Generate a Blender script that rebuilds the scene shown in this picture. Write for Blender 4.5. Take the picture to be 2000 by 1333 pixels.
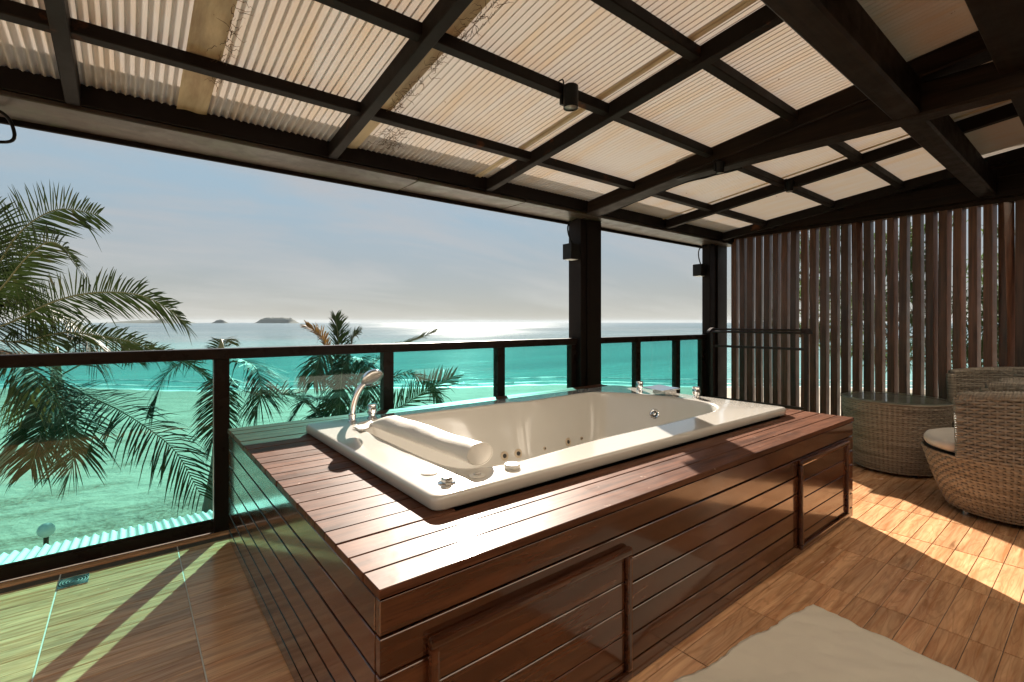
import bpy, bmesh, math, random
from mathutils import Vector, Matrix, noise
R = math.radians
PI = math.pi
for o in list(bpy.data.objects):
    bpy.data.objects.remove(o)
scn = bpy.context.scene
COL = scn.collection

# ------------------------------------------------------------------ camera, sky, sun, exposure
HEAD = math.atan2(750, 940)                     # heading, from +Y towards +X
CAMZ = 1.25
cam = bpy.data.objects.new('camera', bpy.data.cameras.new('camera'))
COL.objects.link(cam)
cam.location = (0, 0, CAMZ)
cam.rotation_euler = (R(90), 0, -HEAD)
cam.data.sensor_width = 36
cam.data.lens = 940 / 2000 * 36
cam.data.shift_y = -36.5 / 2000
cam.data.clip_start = 0.02
cam.data.clip_end = 30000
scn.camera = cam

SUN_EL = R(25)
SUN_AZ = HEAD + math.atan2(-86, 940)            # the sun stands a little left of the picture's middle
SUN_DIR = Vector((math.sin(SUN_AZ) * math.cos(SUN_EL), math.cos(SUN_AZ) * math.cos(SUN_EL), math.sin(SUN_EL)))
world = bpy.data.worlds.new('World')
scn.world = world
world.use_nodes = True
wn, wl = world.node_tree.nodes, world.node_tree.links
wn.clear()
w_out = wn.new('ShaderNodeOutputWorld')
w_bg = wn.new('ShaderNodeBackground')
w_sky = wn.new('ShaderNodeTexSky')
w_sky.sky_type = 'NISHITA'
w_sky.sun_disc = False
w_sky.sun_elevation = SUN_EL
w_sky.sun_rotation = SUN_AZ
w_sky.altitude = 0
w_sky.air_density = 0.9
w_sky.dust_density = 0.0
w_sky.ozone_density = 1.0
w_bg.inputs['Strength'].default_value = 0.05
# thin cirrus: real cloud pattern on the sky vault
w_tc = wn.new('ShaderNodeTexCoord')
w_sep = wn.new('ShaderNodeSeparateXYZ')
wl.new(w_tc.outputs['Generated'], w_sep.inputs[0])
w_add = wn.new('ShaderNodeMath'); w_add.operation = 'ADD'; w_add.inputs[1].default_value = 0.22
w_abs = wn.new('ShaderNodeMath'); w_abs.operation = 'ABSOLUTE'
wl.new(w_sep.outputs['Z'], w_abs.inputs[0]); wl.new(w_abs.outputs[0], w_add.inputs[0])
w_div = wn.new('ShaderNodeVectorMath'); w_div.operation = 'DIVIDE'
w_cmb = wn.new('ShaderNodeCombineXYZ')
for k in range(3):
    wl.new(w_add.outputs[0], w_cmb.inputs[k])
wl.new(w_tc.outputs['Generated'], w_div.inputs[0]); wl.new(w_cmb.outputs[0], w_div.inputs[1])
w_map = wn.new('ShaderNodeMapping')
w_map.inputs['Rotation'].default_value = (0, 0, R(28))
w_map.inputs['Location'].default_value = (2.3, 0.4, 0)
w_map.inputs['Scale'].default_value = (0.55, 1.5, 1)
wl.new(w_div.outputs[0], w_map.inputs[0])
w_no = wn.new('ShaderNodeTexNoise')
w_no.inputs['Scale'].default_value = 1.15; w_no.inputs['Detail'].default_value = 9
w_no.inputs['Roughness'].default_value = 0.58; w_no.inputs['Distortion'].default_value = 0.35
wl.new(w_map.outputs[0], w_no.inputs['Vector'])
w_rmp = wn.new('ShaderNodeValToRGB')
w_rmp.color_ramp.elements[0].position = 0.45; w_rmp.color_ramp.elements[0].color = (0, 0, 0, 1)
w_rmp.color_ramp.elements[1].position = 0.68; w_rmp.color_ramp.elements[1].color = (1, 1, 1, 1)
wl.new(w_no.outputs['Fac'], w_rmp.inputs[0])
w_mix = wn.new('ShaderNodeMix'); w_mix.data_type = 'RGBA'
w_mix.inputs['Factor'].default_value = 0.94      # a thin veil of high cloud and haze over the clear sky
w_el = wn.new('ShaderNodeMapRange'); w_el.inputs[1].default_value = 0.0; w_el.inputs[2].default_value = 0.30; w_el.interpolation_type = 'SMOOTHSTEP'
wl.new(w_abs.outputs[0], w_el.inputs[0])
w_v1 = wn.new('ShaderNodeMix'); w_v1.data_type = 'RGBA'
w_v1.inputs['A'].default_value = (1.95, 1.88, 1.78, 1); w_v1.inputs['B'].default_value = (1.74, 2.40, 2.85, 1)
wl.new(w_el.outputs[0], w_v1.inputs['Factor'])
w_v2 = wn.new('ShaderNodeMix'); w_v2.data_type = 'RGBA'
w_v2.inputs['B'].default_value = (2.4, 2.35, 2.3, 1)
wl.new(w_rmp.outputs[0], w_v2.inputs['Factor']); wl.new(w_v1.outputs['Result'], w_v2.inputs['A'])
wl.new(w_v2.outputs['Result'], w_mix.inputs['B'])
wl.new(w_sky.outputs[0], w_mix.inputs['A'])
wl.new(w_mix.outputs['Result'], w_bg.inputs['Color'])
wl.new(w_bg.outputs[0], w_out.inputs['Surface'])

sun = bpy.data.objects.new('sun', bpy.data.lights.new('sun', 'SUN'))
COL.objects.link(sun)
sun.data.energy = 5.0
sun.data.angle = R(0.53)
sun.data.color = (1.0, 0.89, 0.76)
sun.rotation_euler = (-SUN_DIR).to_track_quat('-Z', 'Y').to_euler()
sun.location = SUN_DIR * 40

scn.view_settings.view_transform = 'Standard'
scn.view_settings.look = 'None'
scn.view_settings.exposure = 2.0
scn.view_settings.gamma = 1
scn.view_settings.use_curve_mapping = False
cy = scn.cycles
cy.use_denoising = True
cy.max_bounces = 9
cy.diffuse_bounces = 4
cy.glossy_bounces = 4
cy.transmission_bounces = 8
cy.transparent_max_bounces = 24
cy.volume_bounces = 0
cy.sample_clamp_indirect = 5
cy.caustics_reflective = False
cy.caustics_refractive = False
cy.use_adaptive_sampling = True
cy.adaptive_threshold = 0.015

# ------------------------------------------------------------------ helpers
FW = Vector((math.sin(HEAD), math.cos(HEAD), 0))
RT = Vector((math.cos(HEAD), -math.sin(HEAD), 0))


def at(px, py, d):
    """world point d metres deep on the sight line of a survey point of the photograph"""
    return FW * d + RT * ((px - 1000) / 940 * d) + Vector((0, 0, CAMZ - (py - 630) / 940 * d))


def link(o, parent=None):
    COL.objects.link(o)
    if parent is not None:
        o.parent = parent
    return o


def tag(o, label=None, cat=None, group=None, kind=None):
    if label: o['label'] = label
    if cat: o['category'] = cat
    if group: o['group'] = group
    if kind: o['kind'] = kind
    return o


def empty(name, loc=(0, 0, 0), label=None, cat=None, group=None, rz=0):
    o = bpy.data.objects.new(name, None)
    o.empty_display_size = 0.1
    o.location = loc
    o.rotation_euler = (0, 0, rz)
    link(o)
    return tag(o, label, cat, group)


def mesh(name, verts, faces, mat=None, smooth=False):
    me = bpy.data.meshes.new(name)
    me.from_pydata([tuple(v) for v in verts], [], faces)
    me.update()
    if mat: me.materials.append(mat)
    if smooth:
        me.polygons.foreach_set('use_smooth', [True] * len(me.polygons))
    return me


def obj(name, me, parent=None, loc=(0, 0, 0)):
    o = bpy.data.objects.new(name, me)
    o.location = loc
    return link(o, parent)


def hexa(c):
    """8 corners: bottom 4 ccw, top 4 ccw"""
    return [Vector(p) for p in c], [(3, 2, 1, 0), (4, 5, 6, 7), (0, 1, 5, 4), (1, 2, 6, 5), (2, 3, 7, 6), (3, 0, 4, 7)]


def bevelled(name, verts, faces, mat, b, seg=1, smooth=False):
    bm = bmesh.new()
    vs = [bm.verts.new(v) for v in verts]
    for f in faces:
        bm.faces.new([vs[i] for i in f])
    bm.normal_update()
    if b > 0:
        bmesh.ops.bevel(bm, geom=list(bm.edges), offset=b, segments=seg, affect='EDGES', profile=0.6)
    me = bpy.data.meshes.new(name)
    bm.to_mesh(me); bm.free()
    me.materials.append(mat)
    if smooth:
        me.polygons.foreach_set('use_smooth', [True] * len(me.polygons))
    return me


def box_mesh(name, dx, dy, dz, mat, b=0.0, seg=1):
    x, y, z = dx / 2, dy / 2, dz / 2
    v, f = hexa([(-x, -y, -z), (x, -y, -z), (x, y, -z), (-x, y, -z), (-x, -y, z), (x, -y, z), (x, y, z), (-x, y, z)])
    return bevelled(name, v, f, mat, b, seg)


def box(name, x0, x1, y0, y1, z0, z1, mat, parent=None, b=0.003, seg=1):
    me = box_mesh(name, x1 - x0, y1 - y0, z1 - z0, mat, b, seg)
    return obj(name, me, parent, ((x0 + x1) / 2, (y0 + y1) / 2, (z0 + z1) / 2))


class MB:
    def __init__(s): s.v = []; s.f = []

    def add(s, v, f):
        n = len(s.v)
        s.v += [tuple(p) for p in v]
        s.f += [tuple(i + n for i in q) for q in f]

    def box(s, x0, x1, y0, y1, z0, z1):
        s.add(*hexa([(x0, y0, z0), (x1, y0, z0), (x1, y1, z0), (x0, y1, z0), (x0, y0, z1), (x1, y0, z1), (x1, y1, z1), (x0, y1, z1)]))

    def tube(s, pts, rad, n=8, cap=True):
        pts = [Vector(p) for p in pts]
        rad = rad if isinstance(rad, (list, tuple)) else [rad] * len(pts)
        base = len(s.v)
        prev = None
        for i, p in enumerate(pts):
            t = (pts[min(i + 1, len(pts) - 1)] - pts[max(i - 1, 0)]).normalized()
            if prev is None:
                a = Vector((0, 0, 1)) if abs(t.z) < 0.9 else Vector((1, 0, 0))
                u = t.cross(a).normalized()
            else:
                u = (prev - t * prev.dot(t)).normalized()
            prev = u
            w = t.cross(u)
            for k in range(n):
                a = 2 * PI * k / n
                s.v.append(tuple(p + (u * math.cos(a) + w * math.sin(a)) * rad[i]))
        for i in range(len(pts) - 1):
            for k in range(n):
                k2 = (k + 1) % n
                s.f.append((base + i * n + k, base + i * n + k2, base + (i + 1) * n + k2, base + (i + 1) * n + k))
        if cap:
            s.f.append(tuple(base + k for k in range(n))[::-1])
            s.f.append(tuple(base + (len(pts) - 1) * n + k for k in range(n)))

    def lathe(s, prof, n=32, c=(0, 0, 0), cap0=True, cap1=True):
        base = len(s.v)
        for r, z in prof:
            for k in range(n):
                a = 2 * PI * k / n
                s.v.append((c[0] + r * math.cos(a), c[1] + r * math.sin(a), c[2] + z))
        for i in range(len(prof) - 1):
            for k in range(n):
                k2 = (k + 1) % n
                s.f.append((base + i * n + k, base + i * n + k2, base + (i + 1) * n + k2, base + (i + 1) * n + k))
        if cap0: s.f.append(tuple(base + k for k in range(n))[::-1])
        if cap1: s.f.append(tuple(base + (len(prof) - 1) * n + k for k in range(n)))

    def build(s, name, mat, parent=None, loc=(0, 0, 0), smooth=False, auto=None):
        me = mesh(name, s.v, s.f, mat, smooth)
        if auto is not None:
            me.polygons.foreach_set('use_smooth', [True] * len(me.polygons))
            me.set_sharp_from_angle(angle=R(auto))
        return obj(name, me, parent, loc)


def spline(pts, n, closed=False):
    pts = [Vector(p) for p in pts]
    out = []
    m = len(pts)
    segs = m if closed else m - 1
    for i in range(segs):
        if closed:
            p0, p1, p2, p3 = pts[(i - 1) % m], pts[i], pts[(i + 1) % m], pts[(i + 2) % m]
        else:
            p0, p1, p2, p3 = pts[max(i - 1, 0)], pts[i], pts[i + 1], pts[min(i + 2, m - 1)]
        for k in range(n):
            t = k / n
            out.append(0.5 * ((2 * p1) + (p2 - p0) * t + (2 * p0 - 5 * p1 + 4 * p2 - p3) * t * t + (3 * p1 - p0 - 3 * p2 + p3) * t ** 3))
    if not closed: out.append(pts[-1])
    return out


# ------------------------------------------------------------------ materials
def new_mat(name):
    m = bpy.data.materials.new(name)
    m.use_nodes = True
    n = m.node_tree.nodes
    n.clear()
    o = n.new('ShaderNodeOutputMaterial')
    return m, n, m.node_tree.links, o


def ramp(n, stops):
    r = n.new('ShaderNodeValToRGB')
    e = r.color_ramp.elements
    while len(e) < len(stops): e.new(0.5)
    for i, (p, c) in enumerate(stops):
        e[i].position = p
        e[i].color = (c[0], c[1], c[2], 1) if not isinstance(c, (int, float)) else (c, c, c, 1)
    return r


def coords(n, l, scale=(1, 1, 1), rnd=True, space='Object', rot=(0, 0, 0)):
    tc = n.new('ShaderNodeTexCoord')
    mp = n.new('ShaderNodeMapping')
    mp.inputs['Scale'].default_value = scale
    mp.inputs['Rotation'].default_value = rot
    if rnd:
        oi = n.new('ShaderNodeObjectInfo')
        mu = n.new('ShaderNodeVectorMath'); mu.operation = 'SCALE'
        cb = n.new('ShaderNodeCombineXYZ')
        for k in range(3): l.new(oi.outputs['Random'], cb.inputs[k])
        mu.inputs['Scale'].default_value = 37.0
        l.new(cb.outputs[0], mu.inputs[0])
        ad = n.new('ShaderNodeVectorMath'); ad.operation = 'ADD'
        l.new(tc.outputs[space], ad.inputs[0]); l.new(mu.outputs[0], ad.inputs[1])
        l.new(ad.outputs[0], mp.inputs[0])
    else:
        l.new(tc.outputs[space], mp.inputs[0])
    return mp


def noise_t(n, l, mp, scale, detail=5, rough=0.55, dist=0.0):
    t = n.new('ShaderNodeTexNoise')
    t.inputs['Scale'].default_value = scale
    t.inputs['Detail'].default_value = detail
    t.inputs['Roughness'].default_value = rough
    t.inputs['Distortion'].default_value = dist
    if mp is not None: l.new(mp.outputs[0], t.inputs['Vector'])
    return t


def mixc(n, l, f, a, b, blend='MIX'):
    m = n.new('ShaderNodeMix'); m.data_type = 'RGBA'; m.blend_type = blend
    for key, v in (('Factor', f), ('A', a), ('B', b)):
        s = m.inputs[key]
        if hasattr(v, 'is_linked'): l.new(v, s)
        elif isinstance(v, (int, float)): s.default_value = v
        else: s.default_value = (*v, 1)
    return m.outputs['Result']


def principled(n, l, o, **kw):
    p = n.new('ShaderNodeBsdfPrincipled')
    for k, v in kw.items():
        s = p.inputs[k.replace('_', ' ')]
        if hasattr(v, 'is_linked'): l.new(v, s)
        elif isinstance(v, (int, float)): s.default_value = v
        else: s.default_value = (*v, 1) if len(v) == 3 and s.type == 'RGBA' else v
    l.new(p.outputs[0], o.inputs['Surface'])
    return p


def bump(n, l, p, h, strength, dist=0.01):
    b = n.new('ShaderNodeBump')
    b.inputs['Strength'].default_value = strength
    b.inputs['Distance'].default_value = dist
    l.new(h, b.inputs['Height'])
    l.new(b.outputs[0], p.inputs['Normal'])
    return b


def maprange(n, l, v, a, b, c, d):
    m = n.new('ShaderNodeMapRange')
    l.new(v, m.inputs[0])
    for i, x in enumerate((a, b, c, d)): m.inputs[i + 1].default_value = x
    return m.outputs[0]


def wood(name, dark, light, axis='X', rough=(0.2, 0.42), coat=0.0, vary=0.25, grain=1.0, knots=False, bmp=0.15, spec=0.5, wear=0.0, moss=0.0, coatr=0.07):
    m, n, l, o = new_mat(name)
    st = {'X': (1.4, 24, 24), 'Y': (24, 1.4, 24), 'Z': (24, 24, 1.4)}[axis]
    mp = coords(n, l, st)
    g = noise_t(n, l, mp, 1.6 * grain, 6, 0.6, 0.6)
    st2 = {'X': (0.9, 5, 5), 'Y': (5, 0.9, 5), 'Z': (5, 5, 0.9)}[axis]
    mp2 = coords(n, l, st2)
    b2 = noise_t(n, l, mp2, 2.2, 4, 0.6, 1.2)
    r1 = ramp(n, [(0.32, dark), (0.5, tuple((a + b) / 2 for a, b in zip(dark, light))), (0.72, light)])
    l.new(g.outputs['Fac'], r1.inputs[0])
    c = r1.outputs[0]
    r2 = ramp(n, [(0.35, 0.68), (0.65, 1.12)])
    l.new(b2.outputs['Fac'], r2.inputs[0])
    c = mixc(n, l, 0.7, c, r2.outputs[0], 'MULTIPLY')
    if knots:
        st3 = {'X': (1.7, 13, 13), 'Y': (13, 1.7, 13), 'Z': (13, 13, 1.7)}[axis]
        mp3 = coords(n, l, st3)
        k1 = noise_t(n, l, mp3, 1.0, 2, 0.5, 0.4)
        wv = n.new('ShaderNodeMath'); wv.operation = 'MULTIPLY'; wv.inputs[1].default_value = 60
        sn = n.new('ShaderNodeMath'); sn.operation = 'SINE'
        l.new(k1.outputs['Fac'], wv.inputs[0]); l.new(wv.outputs[0], sn.inputs[0])
        rr = ramp(n, [(0.35, 0.0), (0.95, 1.0)])
        l.new(sn.outputs[0], rr.inputs[0])
        c = mixc(n, l, maprange(n, l, rr.outputs[0], 0, 1, 0, 0.22), c, tuple(x * 0.4 for x in dark))
        kn = noise_t(n, l, mp3, 0.85, 3, 0.6, 0.2)
        rk = ramp(n, [(0.66, 0.0), (0.76, 1.0)])
        l.new(kn.outputs['Fac'], rk.inputs[0])
        c = mixc(n, l, maprange(n, l, rk.outputs[0], 0, 1, 0, 0.8), c, tuple(x * 0.25 for x in dark))
    oi = n.new('ShaderNodeObjectInfo')
    hv = n.new('ShaderNodeHueSaturation')
    l.new(c, hv.inputs['Color'])
    l.new(maprange(n, l, oi.outputs['Random'], 0, 1, 1 - vary, 1 + vary), hv.inputs['Value'])
    c = hv.outputs[0]
    mpw = coords(n, l, (1, 1, 1))
    wr = noise_t(n, l, mpw, 9, 6, 0.65, 0.3)
    rgh = maprange(n, l, wr.outputs['Fac'], 0.3, 0.7, rough[0], rough[1])
    if wear > 0:
        ws = noise_t(n, l, mpw, 26, 5, 0.7, 0.5)
        rw = ramp(n, [(0.66, 0.0), (0.72, 1.0)])
        l.new(ws.outputs['Fac'], rw.inputs[0])
        c = mixc(n, l, maprange(n, l, rw.outputs[0], 0, 1, 0, wear), c, (0.42, 0.33, 0.27))
    if moss > 0:
        ms = noise_t(n, l, mpw, 3.1, 6, 0.7, 0.6)
        rm = ramp(n, [(0.50, 0.0), (0.60, 1.0)])
        l.new(ms.outputs['Fac'], rm.inputs[0])
        c = mixc(n, l, maprange(n, l, rm.outputs[0], 0, 1, 0, moss), c, (0.030, 0.034, 0.012))
    p = principled(n, l, o, Base_Color=c, Roughness=rgh, Coat_Weight=coat, Coat_Roughness=coatr, Specular_IOR_Level=spec)
    bump(n, l, p, g.outputs['Fac'], bmp, 0.004)
    return m


def paint(name, col, rough=0.45, rust=0.0, rustcol=(0.16, 0.06, 0.02), bmp=0.1, metal=0.0, dirt=0.15):
    m, n, l, o = new_mat(name)
    mp = coords(n, l)
    a = noise_t(n, l, mp, 5, 8, 0.65, 0.2)
    b = noise_t(n, l, mp, 38, 4, 0.6)
    c = mixc(n, l, maprange(n, l, b.outputs['Fac'], 0.35, 0.7, 0, dirt), col, tuple(min(1, x * 2.0 + 0.004) for x in col))
    if rust > 0:
        r = ramp(n, [(0.60, 0.0), (0.70, 1.0)])
        l.new(a.outputs['Fac'], r.inputs[0])
        c = mixc(n, l, maprange(n, l, r.outputs[0], 0, 1, 0, rust), c, rustcol)
    p = principled(n, l, o, Base_Color=c, Roughness=maprange(n, l, a.outputs['Fac'], 0.3, 0.7, rough - 0.1, rough + 0.12), Metallic=metal, Specular_IOR_Level=0.12)
    bump(n, l, p, b.outputs['Fac'], bmp, 0.003)
    return m


M = {}
M['deck'] = wood('varnished deck wood', (0.045, 0.017, 0.009), (0.125, 0.053, 0.030), 'X', (0.40, 0.56), 0.06, 0.22, 1.0, bmp=0.06, spec=0.06, wear=0.45, coatr=0.13)
M['deckside'] = wood('varnished side wood', (0.038, 0.011, 0.0045), (0.105, 0.034, 0.013), 'X', (0.12, 0.22), 0.6, 0.28, 0.8, bmp=0.03)
M['decksideY'] = wood('varnished end wood', (0.038, 0.011, 0.0045), (0.105, 0.034, 0.013), 'Y', (0.12, 0.22), 0.6, 0.28, 0.8, bmp=0.03)
M['floor'] = wood('wood look tile', (0.45, 0.20, 0.088), (0.76, 0.455, 0.25), 'X', (0.14, 0.28), 0.0, 0.12, 0.9, knots=True, bmp=0.08, spec=0.5)
M['slat'] = wood('weathered slat wood', (0.038, 0.014, 0.007), (0.130, 0.055, 0.030), 'Z', (0.30, 0.5), 0.0, 0.45, 1.0, bmp=0.15)
M['rack'] = wood('dark rack wood', (0.012, 0.004, 0.003), (0.032, 0.010, 0.006), 'Y', (0.4, 0.55), 0.0, 0.1, 1.0, bmp=0.05)
M['beam'] = wood('dark beam wood', (0.006, 0.0035, 0.002), (0.022, 0.012, 0.007), 'Y', (0.4, 0.6), 0.0, 0.15, 1.0, spec=0.12)
M['beamX'] = wood('dark cross beam wood', (0.006, 0.0035, 0.002), (0.022, 0.012, 0.007), 'X', (0.4, 0.6), 0.0, 0.15, 1.0, spec=0.12)
M['soffit'] = wood('weathered soffit board', (0.010, 0.006, 0.004), (0.060, 0.037, 0.022), 'X', (0.3, 0.5), 0.0, 0.3, 0.35, wear=0.25, moss=0.8)
M['steel'] = paint('dark brown steel paint', (0.009, 0.006, 0.005), 0.45, 0.0)
M['rail'] = paint('dark rail paint', (0.016, 0.010, 0.008), 0.3, 0.0, dirt=0.1)
M['rafter'] = paint('rusty rafter paint', (0.009, 0.006, 0.0045), 0.55, 0.8, (0.10, 0.036, 0.013), dirt=0.25)
M['grout'] = paint('tile grout', (0.09, 0.07, 0.055), 0.8, 0, dirt=0.4)
M['black'] = paint('black housing', (0.012, 0.012, 0.012), 0.4)
M['plaster'] = paint('house plaster', (0.50, 0.45, 0.38), 0.85, 0, dirt=0.1)
M['upper'] = paint('bounce wall plaster', (0.62, 0.56, 0.48), 0.85, 0, dirt=0.05)  # pale plaster for the added wall that bounces sunlight
M['concrete'] = paint('concrete slab', (0.33, 0.31, 0.28), 0.85, 0, dirt=0.1)
M['ceiling'] = paint('white ceiling boards', (0.78, 0.75, 0.70), 0.7, dirt=0.05)


def simple(name, col, rough=0.5, metal=0.0, coat=0.0, **kw):
    m, n, l, o = new_mat(name)
    principled(n, l, o, Base_Color=col, Roughness=rough, Metallic=metal, Coat_Weight=coat, **kw)
    return m


M['chrome'] = simple('chrome', (0.78, 0.77, 0.76), 0.06, 1.0)
M['satin'] = simple('satin metal', (0.6, 0.58, 0.55), 0.25, 1.0)
M['hole'] = simple('dark hole', (0.02, 0.018, 0.015), 0.6)
M['ringbeige'] = simple('jet ring plastic', (0.45, 0.36, 0.26), 0.3)
M['white_plastic'] = simple('white plastic', (0.75, 0.72, 0.66), 0.25)
M['frost'] = simple('lamp lens', (0.75, 0.75, 0.72), 0.3)

# acrylic of the tub
m, n, l, o = new_mat('cream acrylic'); M['tub'] = m
mp = coords(n, l, rnd=False)
a = noise_t(n, l, mp, 3.0, 4, 0.5)
c = mixc(n, l, maprange(n, l, a.outputs['Fac'], 0.3, 0.7, 0, 0.5), (0.56, 0.535, 0.49), (0.50, 0.475, 0.435))
d = noise_t(n, l, mp, 60, 5, 0.7)
rd = ramp(n, [(0.70, 0.0), (0.78, 0.25)]); l.new(d.outputs['Fac'], rd.inputs[0])
c = mixc(n, l, rd.outputs[0], c, (0.5, 0.43, 0.34))
principled(n, l, o, Base_Color=c, Roughness=maprange(n, l, a.outputs['Fac'], 0.3, 0.7, 0.10, 0.20), Coat_Weight=0.6, Coat_Roughness=0.05)

m, n, l, o = new_mat('cream vinyl'); M['pillow'] = m
mp = coords(n, l, (6, 16, 6), rnd=False)
a = noise_t(n, l, mp, 1.0, 4, 0.6, 0.8)
p = principled(n, l, o, Base_Color=(0.58, 0.545, 0.495), Roughness=0.36)
bump(n, l, p, a.outputs['Fac'], 0.25, 0.012)

# green tinted railing glass: tinted transmission plus mirror reflection
m, n, l, o = new_mat('green tinted glass'); M['glass'] = m
tr = n.new('ShaderNodeBsdfTransparent'); tr.inputs[0].default_value = (0.45, 0.79, 0.765, 1)
gl = n.new('ShaderNodeBsdfGlossy'); gl.inputs['Roughness'].default_value = 0.015; gl.inputs[0].default_value = (0.8, 0.95, 0.92, 1)
fr = n.new('ShaderNodeFresnel'); fr.inputs[0].default_value = 1.5
mx = n.new('ShaderNodeMixShader')
gb = n.new('ShaderNodeNewGeometry'); fm = n.new('ShaderNodeMath'); fm.operation = 'MULTIPLY'; fi = n.new('ShaderNodeMath'); fi.operation = 'SUBTRACT'; fi.inputs[0].default_value = 1.0
l.new(gb.outputs['Backfacing'], fi.inputs[1]); l.new(fr.outputs[0], fm.inputs[0]); l.new(fi.outputs[0], fm.inputs[1])
l.new(fm.outputs[0], mx.inputs[0]); l.new(tr.outputs[0], mx.inputs[1]); l.new(gl.outputs[0], mx.inputs[2])
mpg = coords(n, l, (1, 1, 1), rnd=True)
ng = noise_t(n, l, mpg, 2.2, 6, 0.65, 1.2)
dg = n.new('ShaderNodeBsdfDiffuse'); dg.inputs[0].default_value = (0.55, 0.75, 0.68, 1)
md = n.new('ShaderNodeMixShader')
l.new(maprange(n, l, ng.outputs['Fac'], 0.40, 0.75, 0.0, 0.055), md.inputs[0])
l.new(mx.outputs[0], md.inputs[1]); l.new(dg.outputs[0], md.inputs[2]); l.new(md.outputs[0], o.inputs['Surface'])
m, n, l, o = new_mat('clear table glass'); M['tglass'] = m
tr = n.new('ShaderNodeBsdfTransparent'); tr.inputs[0].default_value = (0.90, 0.96, 0.94, 1)
gl = n.new('ShaderNodeBsdfGlossy'); gl.inputs['Roughness'].default_value = 0.02
fr = n.new('ShaderNodeFresnel'); fr.inputs[0].default_value = 1.5
mx = n.new('ShaderNodeMixShader')
gb = n.new('ShaderNodeNewGeometry'); fm = n.new('ShaderNodeMath'); fm.operation = 'MULTIPLY'; fi = n.new('ShaderNodeMath'); fi.operation = 'SUBTRACT'; fi.inputs[0].default_value = 1.0
l.new(gb.outputs['Backfacing'], fi.inputs[1]); l.new(fr.outputs[0], fm.inputs[0]); l.new(fi.outputs[0], fm.inputs[1])
l.new(fm.outputs[0], mx.inputs[0]); l.new(tr.outputs[0], mx.inputs[1]); l.new(gl.outputs[0], mx.inputs[2])
l.new(mx.outputs[0], o.inputs['Surface'])


def sheet_mat(name, col, tr_amt, dirtcol, dirt):
    m, n, l, o = new_mat(name)
    mp = coords(n, l, (6, 0.9, 1))
    a = noise_t(n, l, mp, 1.4, 6, 0.62, 0.3)
    mp2 = coords(n, l, (1, 1, 1))
    sp = noise_t(n, l, mp2, 30, 4, 0.6)
    c = mixc(n, l, maprange(n, l, a.outputs['Fac'], 0.42, 0.75, 0, dirt), col, dirtcol)
    rs = ramp(n, [(0.715, 0.0), (0.74, 1.0)]); l.new(sp.outputs['Fac'], rs.inputs[0])
    c = mixc(n, l, maprange(n, l, rs.outputs[0], 0, 1, 0, 0.75), c, (0.10, 0.05, 0.02))
    df = n.new('ShaderNodeBsdfDiffuse'); tl = n.new('ShaderNodeBsdfTranslucent')
    l.new(c, df.inputs[0]); l.new(c, tl.inputs[0])
    mx = n.new('ShaderNodeMixShader'); mx.inputs[0].default_value = tr_amt
    l.new(df.outputs[0], mx.inputs[1]); l.new(tl.outputs[0], mx.inputs[2])
    gl = n.new('ShaderNodeBsdfGlossy'); gl.inputs['Roughness'].default_value = 0.35
    m2 = n.new('ShaderNodeMixShader'); m2.inputs[0].default_value = 0.04
    l.new(mx.outputs[0], m2.inputs[1]); l.new(gl.outputs[0], m2.inputs[2])
    l.new(m2.outputs[0], o.inputs['Surface'])
    return m


M['sheet'] = sheet_mat('aged translucent roofing', (0.45, 0.405, 0.365), 0.205, (0.46, 0.33, 0.20), 0.7)
M['strip'] = sheet_mat('yellowed roofing strip', (0.60, 0.48, 0.30), 0.40, (0.20, 0.12, 0.06), 1.0)
M['root'] = simple('dried root', (0.10, 0.06, 0.03), 0.9)

# wicker strands
m, n, l, o = new_mat('woven resin strands'); M['weave'] = m
mp = coords(n, l, (2.5, 2.5, 55), rnd=False)
a = noise_t(n, l, mp, 1.0, 4, 0.65)
mp2 = coords(n, l, (1, 1, 1), rnd=False)
b = noise_t(n, l, mp2, 7, 3)
r = ramp(n, [(0.30, (0.075, 0.056, 0.042)), (0.45, (0.20, 0.165, 0.125)), (0.6, (0.32, 0.285, 0.235)), (0.75, (0.165, 0.125, 0.09))])
l.new(a.outputs['Fac'], r.inputs[0])
c = mixc(n, l, maprange(n, l, b.outputs['Fac'], 0.35, 0.7, 0, 0.4), r.outputs[0], (0.22, 0.185, 0.14))
principled(n, l, o, Base_Color=c, Roughness=0.36)
M['core'] = simple('wicker core', (0.03, 0.018, 0.011), 0.7)
m, n, l, o = new_mat('beige cushion fabric'); M['cushion'] = m
mp = coords(n, l, (1, 1, 1), rnd=False)
a = noise_t(n, l, mp, 9, 5, 0.6, 0.4); b = noise_t(n, l, mp, 260, 2)
p = principled(n, l, o, Base_Color=mixc(n, l, maprange(n, l, a.outputs['Fac'], 0.35, 0.7, 0, 0.6), (0.70, 0.63, 0.54), (0.58, 0.51, 0.43)), Roughness=0.42, Sheen_Weight=0.2)
bump(n, l, p, a.outputs['Fac'], 0.3, 0.01)
m, n, l, o = new_mat('bath mat cotton'); M['mat'] = m
mp = coords(n, l, (1, 1, 1), rnd=False)
a = noise_t(n, l, mp, 420, 3, 0.7); b = noise_t(n, l, mp, 5, 5)
p = principled(n, l, o, Base_Color=mixc(n, l, b.outputs['Fac'], (0.88, 0.80, 0.66), (0.80, 0.71, 0.58)), Roughness=0.9, Sheen_Weight=0.3)
bump(n, l, p, a.outputs['Fac'], 0.9, 0.004)
M['stitch'] = simple('mat stitching', (0.30, 0.26, 0.20), 0.9)

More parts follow.
